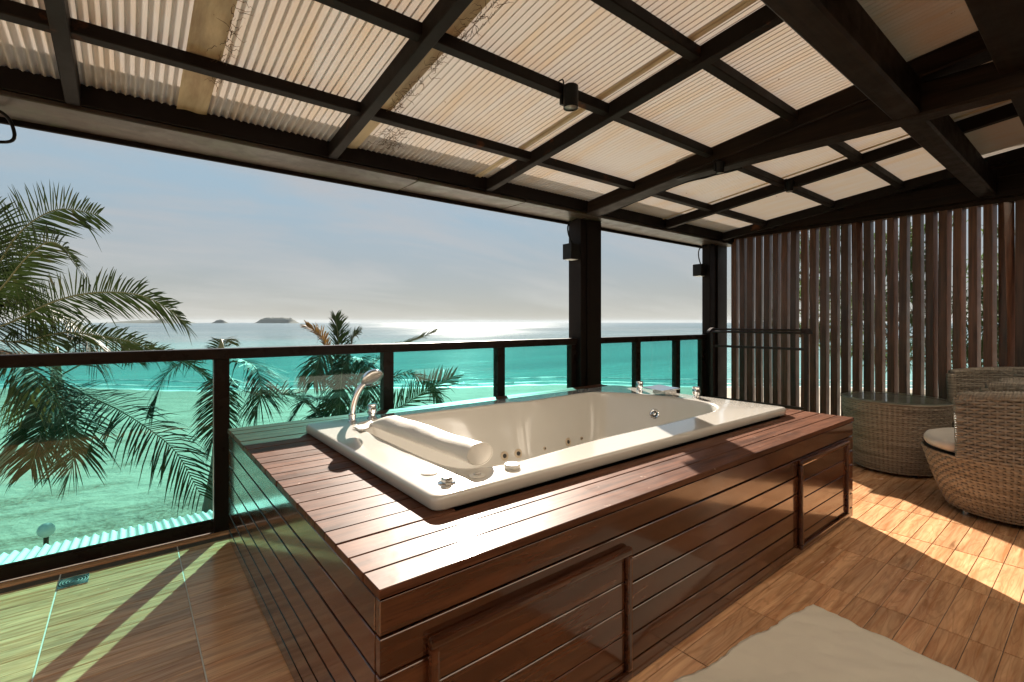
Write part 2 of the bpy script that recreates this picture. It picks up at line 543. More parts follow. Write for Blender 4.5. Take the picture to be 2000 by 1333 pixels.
# palms
def leaf_mat(name, c1, c2, brown, amount, tl_amt=0.45):
    m, n, l, o = new_mat(name)
    mp = coords(n, l, (1, 1, 1))
    a = noise_t(n, l, mp, 2.2, 5, 0.6)
    c = mixc(n, l, maprange(n, l, a.outputs['Fac'], 0.3, 0.7, 0, 1), c1, c2)
    r = ramp(n, [(0.60, 0.0), (0.70, 1.0)]); l.new(a.outputs['Fac'], r.inputs[0])
    c = mixc(n, l, maprange(n, l, r.outputs[0], 0, 1, 0, amount), c, brown)
    p = n.new('ShaderNodeBsdfPrincipled'); p.inputs['Roughness'].default_value = 0.6; p.inputs['Specular IOR Level'].default_value = 0.15
    l.new(c, p.inputs['Base Color'])
    tl = n.new('ShaderNodeBsdfTranslucent')
    hv = n.new('ShaderNodeHueSaturation'); hv.inputs['Value'].default_value = 1.25; hv.inputs['Saturation'].default_value = 1.15
    l.new(c, hv.inputs['Color']); l.new(hv.outputs[0], tl.inputs[0])
    mx = n.new('ShaderNodeMixShader'); mx.inputs[0].default_value = tl_amt
    l.new(p.outputs[0], mx.inputs[1]); l.new(tl.outputs[0], mx.inputs[2])
    l.new(mx.outputs[0], o.inputs['Surface'])
    return m


M['frond'] = leaf_mat('palm leaflets', (0.010, 0.021, 0.006), (0.030, 0.045, 0.013), (0.06, 0.034, 0.014), 0.55, 0.12)
M['dryfrond'] = leaf_mat('dry palm leaflets', (0.20, 0.11, 0.045), (0.12, 0.08, 0.03), (0.24, 0.12, 0.05), 0.7)
M['needle'] = leaf_mat('feathery foliage', (0.035, 0.055, 0.022), (0.06, 0.085, 0.035), (0.09, 0.07, 0.03), 0.5)
M['rachis'] = simple('palm midrib', (0.13, 0.13, 0.05), 0.5)
M['bark'] = paint('palm bark', (0.20, 0.17, 0.14), 0.9, 0.5, (0.10, 0.07, 0.05), bmp=0.6)
M['awning'] = paint('white roofing sheet', (0.66, 0.66, 0.63), 0.45, 0.25, (0.42, 0.40, 0.35), dirt=0.3)
M['globe'] = simple('white lamp globe', (0.8, 0.8, 0.78), 0.25)

# sand with drift lines of seaweed
m, n, l, o = new_mat('beach sand'); M['sand'] = m
mp = coords(n, l, (1, 1, 1), rnd=False, rot=(0, 0, HEAD))
a = noise_t(n, l, mp, 0.9, 6, 0.6); b = noise_t(n, l, mp, 9, 5, 0.7)
mp2 = coords(n, l, (0.22, 0.75, 1), rnd=False, rot=(0, 0, HEAD))
w = noise_t(n, l, mp2, 1.0, 7, 0.7, 0.8)
c = mixc(n, l, a.outputs['Fac'], (0.43, 0.37, 0.29), (0.31, 0.26, 0.20))
r = ramp(n, [(0.50, 0.0), (0.60, 1.0)]); l.new(w.outputs['Fac'], r.inputs[0])
f = n.new('ShaderNodeMath'); f.operation = 'MULTIPLY'
rb = ramp(n, [(0.40, 0.25), (0.58, 1.0)]); l.new(b.outputs['Fac'], rb.inputs[0])
l.new(r.outputs[0], f.inputs[0]); l.new(rb.outputs[0], f.inputs[1])
c = mixc(n, l, maprange(n, l, f.outputs[0], 0, 1, 0, 0.85), c, (0.13, 0.085, 0.045))
gs = n.new('ShaderNodeNewGeometry'); ds = n.new('ShaderNodeVectorMath'); ds.operation = 'DOT_PRODUCT'; ds.inputs[1].default_value = tuple(FW)
l.new(gs.outputs['Position'], ds.inputs[0])
c = mixc(n, l, maprange(n, l, ds.outputs['Value'], 24, 34, 0, 0.85), c, (0.19, 0.165, 0.125))
p = principled(n, l, o, Base_Color=c, Roughness=0.9)
bump(n, l, p, a.outputs['Fac'], 0.35, 0.5)

# sea: shallow turquoise towards the beach, deep blue further out
m, n, l, o = new_mat('sea water'); M['sea'] = m
geo = n.new('ShaderNodeNewGeometry')
dt = n.new('ShaderNodeVectorMath'); dt.operation = 'DOT_PRODUCT'; dt.inputs[1].default_value = tuple(FW)
l.new(geo.outputs['Position'], dt.inputs[0])
dep = ramp(n, [(0.0, (0.20, 0.50, 0.46)), (0.10, (0.12, 0.43, 0.42)), (0.35, (0.04, 0.15, 0.20)), (1.0, (0.03, 0.08, 0.12))])
l.new(maprange(n, l, dt.outputs['Value'], 38, 420, 0, 1), dep.inputs[0])
mp = coords(n, l, (1, 1, 1), rnd=False, rot=(0, 0, HEAD))
mpa = coords(n, l, (0.30, 1.0, 1), rnd=False, rot=(0, 0, HEAD))
w1 = noise_t(n, l, mpa, 0.9, 6, 0.62, 0.4)
mpb = coords(n, l, (0.004, 0.02, 1), rnd=False, rot=(0, 0, HEAD))
calm = noise_t(n, l, mpb, 1.0, 4, 0.5, 0.4)
mpc = coords(n, l, (0.012, 0.09, 1), rnd=False, rot=(0, 0, HEAD))
band = noise_t(n, l, mpc, 1.0, 6, 0.6, 0.6)
seac = mixc(n, l, maprange(n, l, band.outputs['Fac'], 0.38, 0.66, 0, 0.55), dep.outputs[0], (0.03, 0.15, 0.17))
sea_r = n.new('ShaderNodeMath'); sea_r.operation = 'MULTIPLY'
l.new(maprange(n, l, dt.outputs['Value'], 45, 600, 0.08, 0.18), sea_r.inputs[0]); l.new(maprange(n, l, calm.outputs['Fac'], 0.42, 0.60, 0.75, 1.15), sea_r.inputs[1])
p = principled(n, l, o, Base_Color=seac, Roughness=sea_r.outputs[0], IOR=1.33)
hm = n.new('ShaderNodeMath'); hm.operation = 'MULTIPLY'
l.new(w1.outputs['Fac'], hm.inputs[0]); l.new(maprange(n, l, dt.outputs['Value'], 45, 500, 0.55, 1.0), hm.inputs[1])
bump(n, l, p, hm.outputs[0], 0.4, 0.35)
M['foam'] = simple('surf foam', (0.75, 0.76, 0.74), 0.6)
M['island'] = paint('island forest', (0.022, 0.034, 0.020), 0.95, 0.4, (0.05, 0.05, 0.035), dirt=0.1)

# ------------------------------------------------------------------ terrain: sand, sea, surf
SEA = -4.2
SHORE = 40.0


def shore_at(u):
    return SHORE + 1.2 * math.sin(u * 0.11 + 1) + 0.6 * math.sin(u * 0.31) + 0.018 * u


def ground_z(p):
    s = p.x * FW.x + p.y * FW.y
    u = p.x * RT.x + p.y * RT.y
    d = shore_at(u) - s
    if d < 0: z = SEA + d * 0.05
    else: z = SEA + 1.0 * (1 - math.exp(-d / 9.0)) + 0.0
    return z + 0.10 * noise.noise(Vector((p.x * 0.35, p.y * 0.35, 0))) * min(1, max(0, d / 4)) + 0.04 * noise.noise(Vector((p.x * 1.3, p.y * 1.3, 3))) * min(1, max(0, d / 3))


v, f = [], []
NU, NS = 170, 150
for i in range(NU + 1):
    q = i / NU * 2 - 1
    u = 260 * q * abs(q) + 20 * q
    for j in range(NS + 1):
        s = -60 + 125 * (j / NS)
        p = FW * s + RT * u
        v.append((p.x, p.y, ground_z(p)))
for i in range(NU):
    for j in range(NS):
        a = i * (NS + 1) + j
        f.append((a, a + NS + 1, a + NS + 2, a + 1))
tag(obj('beach', mesh('beach', v, f, M['sand'], True)), 'pale sand beach with brown seaweed drift lines below the balcony', kind='structure')

v, f = [], []
for s, uu in ((30, 300), (60, 400), (120, 800), (400, 2500), (1500, 7000), (7000, 9000)):
    for k in range(9):
        u = -uu + 2 * uu * k / 8
        p = FW * s + RT * u
        v.append((p.x, p.y, SEA))
for i in range(5):
    for k in range(8):
        a = i * 9 + k
        f.append((a, a + 1, a + 10, a + 9))
tag(obj('sea', mesh('sea', v, f, M['sea'], True)), 'calm blue green sea reaching to the horizon', kind='structure')

rnd = random.Random(4)
mb = MB()
for base_off, wdt in ((0.0, 0.7), (-2.2, 0.3), (-5.5, 0.2)):
    v = []; f = []
    N = 300
    for i in range(N + 1):
        u = -60 + 160 * i / N
        s = shore_at(u) - base_off + 0.3 * noise.noise(Vector((u * 0.6, base_off, 0)))
        wv = wdt * (0.35 + abs(noise.noise(Vector((u * 0.35, 5, base_off)))) * 1.8)
        for k, (off, hz) in enumerate(((0, 0.012), (wv * 0.5, 0.07), (wv, 0.012))):
            p = FW * (s + off) + RT * u
            v.append((p.x, p.y, SEA + hz))
    for i in range(N):
        for k in range(2):
            a = i * 3 + k
            f.append((a, a + 3, a + 4, a + 1))
    mb.add(v, f)
tag(mb.build('surf', M['foam'], smooth=True), 'white line of surf along the water edge', 'surf', kind='stuff')

# far islands
def island(px0, px1, pytop, dist, label, lumps, seed):
    a, b = at(px0, 632, dist), at(px1, 632, dist)
    width = (b - a).length
    hgt = (632 - pytop) / 940 * dist + (CAMZ - SEA) * 0.0
    c = (a + b) / 2
    ux = (b - a).normalized(); uy = Vector((-ux.y, ux.x, 0))
    v, f = [], []
    NX, NY = 72, 14
    for i in range(NX + 1):
        x = i / NX
        h = max(lumps(x), 0)
        for j in range(NY + 1):
            y = j / NY * 2 - 1
            prof = max(0, 1 - abs(y) ** 1.6)
            jag = 1 + 0.22 * noise.noise(Vector((x * 22 + seed, y * 5, 0))) + 0.10 * noise.noise(Vector((x * 70 + seed, y * 12, 1)))
            p = c + ux * (x - 0.5) * width + uy * y * width * 0.3
            v.append((p.x, p.y, SEA - 0.5 + hgt * h * prof * jag))
    for i in range(NX):
        for j in range(NY):
            q = i * (NY + 1) + j
            f.append((q, q + NY + 1, q + NY + 2, q + 1))
    tag(obj('island', mesh('island', v, f, M['island'], True)), label, 'island', 'islands on the horizon')


island(225, 372, 621, 2900, 'long low wooded island behind the tip of the palm frond', lambda x: (0.55 * math.sin(PI * x) ** 0.5 + (0.5 * math.exp(-((x - 0.75) / 0.12) ** 2))) * (1 if x < 0.88 else max(0, (1 - x) / 0.12) ** 0.5), 1)
island(414, 446, 625, 3000, 'smallest cone shaped island, alone on the horizon between its neighbours', lambda x: math.sin(PI * x) ** 1.2, 2)
island(503, 580, 621, 3000, 'flat topped wooded island on the horizon, rightmost of the three', lambda x: min(1, math.sin(PI * x) * 2.3) * (0.8 + 0.2 * math.sin(PI * x)), 3)

# ------------------------------------------------------------------ balcony floor
DX0, DX1, DY0, DY1, DZ = 0.445, 3.64, 1.045, 3.165, 0.64       # tub deck
floor = tag(box('floor', -3.2, 6.4, -1.3, 3.42, -0.30, -0.004, M['grout'], None, 0.0), 'wood look tiled balcony floor', kind='structure')
PX, PY = 0.4765, 0.0948
pm = box_mesh('plank', PX - 0.0055, PY - 0.0026, 0.012, M['floor'], 0.0012)
rest = MB()
floor_inv = Vector(floor.location)
cnt = 0
i0 = -7
for i in range(i0, 14):
    xa = 0.215 + PX * i
    xb = xa + PX
    for j in range(-12, 26):
        ya = 0.929 + PY * (j - 1)
        yb = ya + PY
        if xa < -3.15 or xb > 6.4 or ya < -1.28: continue
        if yb > 3.27: continue
        if xa > DX0 + 0.02 and xb < DX1 - 0.02 and ya > DY0 + 0.02 and yb < DY1 - 0.02: continue
        cxp, cyp = (xa + xb) / 2, (ya + yb) / 2
        d = cxp * FW.x + cyp * FW.y
        lat = cxp * RT.x + cyp * RT.y
        vis = False
        if d > 0.6:
            px, py = 1000 + 940 * lat / d, 630 + 940 * 1.25 / d
            vis = -70 < px < 2090 and py < 1400
            if cxp > DX1 and cyp > 1.9: vis = False
            if DX0 < cxp < DX1 and cyp > DY0: vis = False
            if cxp < DX0 and py > 1400: vis = False
        if vis and cnt < 300:
            o = obj('plank', pm, floor, Vector((cxp, cyp, -0.006)) - floor_inv)
            cnt += 1
        else:
            rest.box(xa + 0.00275, xb - 0.00275, ya + 0.0014, yb - 0.0014, -0.012, 0.0)
o = rest.build('planks', M['floor'], floor, -floor_inv)
tag(o, kind='stuff')
M['palegrout'] = paint('pale joint filler', (0.60, 0.56, 0.50), 0.8, 0, dirt=0.2)
for i in range(-3, 1):
    xg = 0.215 + PX * i
    o = box('joint', xg - 0.0024, xg + 0.0024, -1.25, 3.268, -0.004, -0.0012, M['palegrout'], floor, 0.0)
    o.location -= floor_inv
# wooden edging under the railing
box('edging', -3.2, 5.7, 3.272, 3.318, -0.02, 0.006, M['floor'], floor).location -= floor_inv

# drain grate
dr = empty('floor_drain', (-0.205, 3.13, 0), 'small square chrome drain grate set in the floor near the railing', 'drain')
mb = MB(); mb.box(-0.055, 0.055, -0.055, 0.055, 0.0005, 0.004); mb.build('plate', M['satin'], dr)
for r0 in (0.014, 0.026, 0.038, 0.048):
    mb = MB()
    mb.lathe([(r0, 0.0045), (r0 + 0.002, 0.0058), (r0 + 0.005, 0.0058), (r0 + 0.007, 0.0045)], 28, cap0=False, cap1=False)
    mb.build('ring', M['hole'], dr, smooth=True)

# ------------------------------------------------------------------ house behind and below
house = empty('house', (1.5, -1.3, 0), 'plastered house that the balcony is built onto', 'house')
hl = Vector(house.location)


def hpart(name, *a, **k):
    o = box(name, *a, house, **k)
    o.location -= hl
    return o


hpart('wall', -3.2, 0.2, -1.55, -1.30, -0.3, 2.75, M['plaster'])
hpart('wall', 3.2, 6.5, -1.55, -1.30, -0.3, 2.75, M['plaster'])
hpart('wall', 0.2, 3.2, -1.55, -1.30, 2.25, 2.75, M['plaster'])
hpart('door_frame', 0.2, 0.27, -1.5, -1.28, 0, 2.25, M['rail'])
hpart('door_frame', 3.13, 3.2, -1.5, -1.28, 0, 2.25, M['rail'])
hpart('door_frame', 1.66, 1.74, -1.5, -1.28, 0, 2.25, M['rail'])
hpart('curtain', 0.27, 3.13, -1.62, -1.58, 0, 2.25, M['plaster'])
hpart('rear_wall', -3.45, 6.5, -6.0, -1.70, -0.3, 2.75, M['plaster'])
hpart('lower_wall', -3.45, 6.5, -6.0, 3.25, -3.6, -0.302, M['plaster'])
hpart('wall_plate', -3.2, 6.5, 0.20, 0.36, 2.48, 2.78, M['beamX'])
hpart('shade_slab', -3.4, 6.5, 0.05, 1.85, 3.30, 3.38, M['concrete'])  # unseen slab, added to keep sun off the roof sheets near the house
for cxp in (-3.1, 0.3, 3.46, 6.2):
    hpart('shade_slab_post', cxp - 0.05, cxp + 0.05, 0.23, 0.33, 2.782, 3.298, M['steel'])  # supports for the added shading slab
hpart('bounce_wall', -3.45, 6.5, -6.0, -1.42, 2.752, 5.9, M['upper'])  # unseen upper storey, added to bounce sunlight down onto the balcony
hpart('roof', -3.8, 6.9, -6.3, -1.1, 5.902, 6.05, M['concrete'])

# ------------------------------------------------------------------ roof over the balcony
def zr(y): return 2.288 + 0.131 * (3.1 - y)


roof = empty('balcony_roof', (1.5, 3.1, 2.29), 'balcony roof of dark steel grid and corrugated translucent sheets', 'roof')
ro = Vector(roof.location)


def sloped(name, x0, x1, y0, y1, zb, h, mat, parent=roof, off=None, b=0.004):
    v, f = hexa([(x0, y0, zr(y0) + zb), (x1, y0, zr(y0) + zb), (x1, y1, zr(y1) + zb), (x0, y1, zr(y1) + zb),
                 (x0, y0, zr(y0) + zb + h), (x1, y0, zr(y0) + zb + h), (x1, y1, zr(y1) + zb + h), (x0, y1, zr(y1) + zb + h)])
    c = sum(v, Vector()) / 8
    return obj(name, bevelled(name, [p - c for p in v], f, mat, b), parent, c - (ro if off is None else off))


def rbox(name, *a, **k):
    o = box(name, *a, roof, **k)
    o.location -= ro
    return o


RX = [-2.645, -1.425, -0.205, 1.015, 2.236, 4.676, 5.897]
for x in RX:
    sloped('rafter', x - 0.028, x + 0.028, 0.37, 3.115, 0.0, 0.092, M['rafter'])
sloped('main_rafter', 3.375, 3.545, 0.37, 3.14, -0.02, 0.118, M['beam'], b=0.008)
PUR = [2.58, 1.88, 1.30]
for y in PUR:
    sloped('purlin', -3.1, 6.15, y - 0.026, y + 0.026, 0.030, 0.058, M['rafter'])
rbox('tie_beam', 3.395, 3.53, -1.2, 2.20, 2.387, 2.565, M['beam'], b=0.012)
rbox('cross_beam', -3.1, 6.12, 0.665, 0.795, 2.396, 2.592, M['beamX'], b=0.012)
rbox('side_beam', 6.12, 6.30, -1.2, 3.24, 2.372, 2.56, M['beam'], b=0.01)
v, f = hexa([(6.20, -1.2, 2.555), (6.27, -1.2, 2.555), (6.27, 3.12, 2.555), (6.20, 3.12, 2.555), (6.20, -1.2, zr(-1.2) + 0.09), (6.27, -1.2, zr(-1.2) + 0.09), (6.27, 3.12, 2.56), (6.20, 3.12, 2.56)])
obj('gable_board', mesh('gable_board', [p - ro for p in v], f, M['beam']), roof)
rbox('eave_beam', -3.2, 6.32, 3.122, 3.235, 2.292, 2.545, M['steel'], b=0.006)
rbox('closure_strip', -3.2, 6.2, 3.094, 3.1205, 2.292, 2.394, M['steel'], b=0.003)
rbox('gutter', -3.3, 6.4, 3.24, 3.44, 2.30, 2.53, M['steel'], b=0.01)
# bottom board of the eave in lengths that butt and sag a little
xs = [-3.2, -0.62, 1.62, 2.62, 3.47, 6.32]
for k in range(5):
    o = rbox('soffit_board', xs[k] + 0.003, xs[k + 1] - 0.003, 3.105, 3.43, 2.262, 2.289, M['soffit'], b=0.005)
    o.rotation_euler = (R([0.4, -0.5, 0.9, -0.4, 0.3][k]), R([0.05, 0.12, -0.1, 0.08, 0.03][k]), 0)
rbox('edge_strip', -3.3, 6.4, 3.432, 3.452, 2.235, 2.30, M['steel'], b=0.004)

# corrugated sheets, one per bay
PITCH = 0.0365


def corrugated(x0, x1, y0, y1, zb, amp, pitch, steps, rows, ph=0):
    v, f = [], []
    n = int((x1 - x0) / pitch * steps)
    for j in range(rows + 1):
        y = y0 + (y1 - y0) * j / rows
        for i in range(n + 1):
            x = x0 + (x1 - x0) * i / n
            v.append((x, y, zr(y) + zb + amp * math.sin(2 * PI * (x / pitch) + ph)))
    for j in range(rows):
        for i in range(n):
            a = j * (n + 1) + i
            f.append((a, a + 1, a + n + 2, a + n + 1))
    return v, f


bx = [-3.1, -1.425, -0.205, 1.015, 2.236, 3.457, 4.676, 6.15]
bx[7] = 6.31
for k in range(7):
    x0, x1 = bx[k] + 0.002, bx[k + 1] - 0.002
    v, f = corrugated(x0, x1, 0.30, 3.18, 0.110 + 0.001 * (k % 2), 0.0115, PITCH, 10, 8)
    c = Vector(((x0 + x1) / 2, 1.7, 2.6))
    obj('roof_sheet', mesh('roof_sheet', [Vector(p) - c for p in v], f, M['sheet'], True), roof, c - ro)
# yellowed wide-profile strips where sheets overlap
for x0, wd in ((0.20, 0.135), (1.06, 0.11), (2.10, 0.05), (4.56, 0.05), (-1.3, 0.1)):
    v, f = corrugated(x0, x0 + wd, 0.36, 3.10, 0.0925, 0.003, wd * 0.8, 16, 8)
    c = Vector((x0 + wd / 2, 1.7, 2.6))
    obj('overlap_strip', mesh('overlap_strip', [Vector(p) - c for p in v], f, M['strip'], True), roof, c - ro)


# dried roots caught on the sheets
def roots(name, x, y, n, ln, spread, seed, label):
    rr = random.Random(seed)
    mb = MB()
    for k in range(n):
        px, py = x + rr.gauss(0, spread * 0.35), y + rr.uniform(-0.5, 0.5) * ln
        pts = []
        ang = rr.uniform(-0.8, 0.8) + (PI if rr.random() < 0.5 else 0)
        st = rr.uniform(0.006, 0.014)
        for q in range(7):
            pts.append((px, py, zr(py) + 0.082 + rr.uniform(-0.010, 0.004)))
            ang += rr.uniform(-0.8, 0.8)
            px += math.sin(ang) * st; py += math.cos(ang) * st * 1.2
        mb.tube(pts, [0.0013] * 4 + [0.0011, 0.0008, 0.0005], 4)
    o = mb.build(name, M['root'])
    tag(o, label, 'roots', 'dried roots under the roof sheets')


roots('dried_roots', 0.335, 2.25, 90, 1.0, 0.04, 1, 'dry root tangle on the leftmost yellow strip of the roof')
roots('dried_roots', 1.175, 1.60, 60, 0.55, 0.04, 2, 'dark root tangle high on the roof strip beside the second rafter')
roots('dried_roots', 1.30, 2.83, 60, 0.24, 0.16, 3, 'spread of fine dry roots on the sheet close to the eave')
roots('dried_roots', 1.17, 2.25, 60, 0.6, 0.035, 5, 'thin root tangle on the roof strip between two purlins')

# spot lamp under the purlin
def spot_lamp(loc, label, sc=1.0):
    sl = empty('spot_lamp', loc, label, 'spotlight', 'spotlights under the roof')
    sl.scale = (sc, sc, sc)
    mb = MB(); mb.lathe([(0.036, 0.002), (0.040, 0.0), (0.040, 0.118), (0.036, 0.122)], 28, cap0=False); mb.build('housing', M['black'], sl, (0, -0.005, 0), auto=40)
    mb = MB(); mb.lathe([(0.035, 0.006), (0.001, 0.010)], 24); mb.build('lens', M['frost'], sl, (0, -0.005, 0), smooth=True)
    mb = MB(); mb.box(-0.03, 0.03, 0.034, 0.05, 0.03, 0.115); mb.build('bracket', M['black'], sl)
    mb = MB(); mb.tube(spline([(-0.03, 0.02, 0.12), (-0.045, 0.01, 0.145), (-0.06, 0.03, 0.135), (-0.05, 0.05, 0.11)], 5), 0.004, 6); mb.build('cable', M['black'], sl, smooth=True)


spot_lamp((1.86, 1.83, 2.40), 'dark cylindrical spotlight on the purlin above the tub')
spot_lamp((4.63, 1.82, 2.42), 'small dark spotlight where rafter and purlin cross near the slatted screen', 0.75)
spot_lamp((3.375, 1.80, 2.335), 'dark spotlight on the side of the heavy beam behind the middle post', 0.7)

rr = random.Random(3)
pts = []
for k in range(15):
    y = 1.72 + 1.36 * k / 14
    pts.append((3.556, y, min(2.383, zr(y) - 0.022) + 0.012 - 0.004 * abs(math.sin(k * 1.57))))
mb = MB(); mb.tube(spline(pts, 4), 0.0085, 8)
tag(mb.build('power_cable', M['black'], smooth=True), 'black power cable clipped along the lower edge of the heavy roof beam', 'cable')

# ------------------------------------------------------------------ posts with their lamps
def post(name, x0, x1, y0, y1, label, seams):
    r_ = empty(name, ((x0 + x1) / 2, (y0 + y1) / 2, 0), label, 'post', 'steel posts carrying the roof')
    l0 = Vector(r_.location)
    prev = x0
    for k, s in enumerate(list(seams) + [x1]):
        o = box('column', prev + (0.0 if k == 0 else 0.004), s, y0 + (0.018 if k % 2 == 0 and seams else 0.0), y1, 0.0, 2.262, M['steel'], r_, 0.006, 2)
        o.location -= l0
        prev = s
    return r_


post('roof_post', 3.455, 3.735, 3.235, 3.42, 'dark double steel post standing at the middle of the railing', [3.53])
post('roof_post', 5.86, 6.27, 3.24, 3.365, 'wide dark corner post between railing and slatted screen', [6.02])
post('roof_post', -0.86, -0.62, 3.235, 3.42, 'dark steel post just outside the left edge of the picture', [])


def wall_lamp(x, y, z, cab, label, s=0.12):
    r_ = empty('wall_lamp', (x, y, z), label, 'wall lamp', 'black box lamps on the posts')
    o = box('housing', x - s / 2, x + s / 2, y - s / 2, y + s / 2, z - 0.075, z + 0.075, M['black'], r_, 0.004)
    o.location -= Vector((x, y, z))
    o = box('lens', x - s / 2 + 0.015, x + s / 2 - 0.015, y - s / 2 + 0.015, y + s / 2 - 0.015, z - 0.079, z - 0.0755, M['frost'], r_, 0.0)
    o.location -= Vector((x, y, z))
    mb = MB(); mb.tube([p for p in spline(cab, 8)], 0.0075, 8)
    mb.build('cable', M['black'], r_, smooth=True)


wall_lamp(3.39, 3.32, 1.94, [(0.0, -0.02, 0.07), (-0.06, -0.02, 0.17), (-0.055, -0.02, 0.26), (0.03, -0.04, 0.315), (0.12, -0.10, 0.33)], 'black box lamp with looped cable on the middle post')
wall_lamp(5.785, 3.36, 1.925, [(0.0, -0.02, 0.07), (-0.05, -0.02, 0.17), (-0.03, -0.02, 0.27), (0.08, -0.05, 0.32), (0.3, -0.10, 0.325)], 'black box lamp with looped cable on the corner post')
wall_lamp(-0.555, 3.30, 2.02, [(0.0, -0.02, 0.07), (0.115, -0.02, 0.09), (0.128, -0.02, 0.15), (0.09, -0.02, 0.22), (-0.02, -0.06, 0.24)], 'black box lamp whose cable loops into the upper left corner')

# ------------------------------------------------------------------ railing
def railing(name, label, x0, x1, posts):
    r_ = empty(name, ((x0 + x1) / 2, 3.35, 0), label, 'railing', 'green glass railing')
    l0 = Vector(r_.location)

    def b(nm, *a, **k):
        o = box(nm, *a, r_, **k); o.location -= l0; return o
    b('top_rail', x0, x1, 3.305, 3.395, 1.030, 1.093, M['rail'], b=0.006, seg=2)
    b('bottom_rail', x0, x1, 3.322, 3.378, 0.010, 0.072, M['rail'], b=0.004)
    edges = [x0]
    for px in posts:
        b('post', px - 0.040, px + 0.040, 3.316, 3.384, -0.004, 1.032, M['rail'], b=0.003)
        edges += [px - 0.040, px + 0.040]
    edges.append(x1)
    for k in range(0, len(edges), 2):
        if edges[k + 1] - edges[k] < 0.1: continue
        b('glass_pane', edges[k] + 0.002, edges[k + 1] - 0.002, 3.345, 3.355, 0.068, 1.034, M['glass'], b=0.0)
        g0, g1 = edges[k], edges[k + 1]
        b('bead', g0 + 0.002, g1 - 0.002, 3.330, 3.343, 0.0715, 0.084, M['rail'], b=0.002)
    return r_


railing('glass_railing', 'long railing of green tinted panes and dark frame left of the middle post', -3.1, 3.47, [-2.72, -1.67, -0.62, 0.437, 1.492, 2.53, 3.43])
railing('glass_railing', 'short railing of narrow green panes between middle post and corner post', 3.73, 5.87, [4.455, 5.24, 5.82])

# ------------------------------------------------------------------ slatted screen
scr = empty('slatted_screen', (6.2, 1.2, 0), 'tall screen of upright dark wooden slats along the balcony end', 'screen')
so = Vector(scr.location)
for k in range(42):
    rr = random.Random(50 + k)
    y = 3.10 - 0.1035 * k
    w, dp = rr.uniform(0.061, 0.069), rr.uniform(0.076, 0.086)
    tw0 = math.atan2(y, 6.2) - R(24) + R(rr.uniform(-5, 5))
    tw1 = tw0 + R(rr.uniform(-5, 5))
    if k in (13, 24): tw1 = tw0 - R(30)
    if k in (3, 8): tw0 += R(8); tw1 += R(8)
    v, f = [], []
    NZ = 10
    z0, z1 = 0.004, 2.329
    bow = rr.uniform(-0.006, 0.006)
    for j in range(NZ + 1):
        t = j / NZ
        a = tw0 + (tw1 - tw0) * t ** 2
        ca, sa = math.cos(a), math.sin(a)
        for (qx, qy) in ((-dp / 2, -w / 2), (-dp / 2 + 0.004, -w / 2 - 0.003), (dp / 2, -w / 2 - 0.003), (dp / 2, w / 2), (-dp / 2 + 0.004, w / 2), (-dp / 2, w / 2 - 0.004)):
            v.append((qx * ca - qy * sa, qx * sa + qy * ca + bow * math.sin(PI * t), z0 + (z1 - z0) * t))
    for j in range(NZ):
        for q in range(6):
            q2 = (q + 1) % 6
            f.append((j * 6 + q, j * 6 + q2, (j + 1) * 6 + q2, (j + 1) * 6 + q))
    f.append((5, 4, 3, 2, 1, 0)); f.append(tuple(NZ * 6 + q for q in range(6)))
    obj('slat', mesh('slat', v, f, M['slat']), scr, Vector((6.2, y, 0)) - so)
o = box('top_plate', 6.155, 6.262, -1.2, 3.232, 2.330, 2.371, M['beam'], scr); o.location -= so

# ------------------------------------------------------------------ tub deck
TX0, TX1, TY0, TY1, TZ = 0.762, 3.41, 1.347, 2.80, 0.69
deck = empty('tub_deck', (2.04, 2.1, 0), 'varnished brown plank deck built around the bathtub', 'deck')
dk = Vector(deck.location)


def dbox(name, *a, parent=deck, **k):
    o = box(name, *a, parent, **k)
    o.location -= dk if parent is deck else dk + parent.location
    return o


rr = random.Random(8)
pitch = 0.0968
k = 0
y = DY0
while y < DY1 - 0.03:
    y1 = min(y + pitch - 0.0045, DY1)
    tz = DZ + rr.uniform(-0.001, 0.001)
    if y1 < TY0 + 0.06 or y > TY1 - 0.06:
        dbox('top_plank', DX0 + rr.uniform(-0.001, 0.002), DX1, y, y1, DZ - 0.024, tz, M['deck'], b=0.0022)
    else:
        dbox('top_plank', DX0 + rr.uniform(-0.001, 0.002), TX0 + 0.07, y, y1, DZ - 0.024, tz, M['deck'], b=0.0022)
        dbox('top_plank', TX1 - 0.07, DX1, y, y1, DZ - 0.024, tz, M['deck'], b=0.0022)
    y += pitch
# side boards: front, left, right, back
zs = [0.005, 0.070, 0.161, 0.251, 0.342, 0.433, 0.5245, 0.6145]
for k in range(7):
    za, zb = zs[k] + 0.0040, zs[k + 1] - 0.0040
    dbox('front_board', DX0 + 0.006, DX1 - 0.006, DY0 + 0.005, DY0 + 0.030, za, zb, M['deckside'], b=0.0016)
    dbox('end_board', DX0 + 0.004, DX0 + 0.028, DY0 + 0.032, DY1 - 0.004, za, zb, M['decksideY'], b=0.0016)
    dbox('end_board', DX1 - 0.030, DX1 - 0.004, DY0 + 0.032, DY1 - 0.004, za, zb, M['decksideY'], b=0.0016)
dbox('carcass', DX0 + 0.027, TX0 + 0.1, DY0 + 0.029, DY1 - 0.006, 0.0, DZ - 0.026, M['hole'], b=0)
dbox('carcass', TX1 - 0.1, DX1 - 0.029, DY0 + 0.029, DY1 - 0.006, 0.0, DZ - 0.026, M['hole'], b=0)
dbox('carcass', TX0 + 0.102, TX1 - 0.102, DY0 + 0.029, TY0 + 0.08, 0.0, DZ - 0.026, M['hole'], b=0)
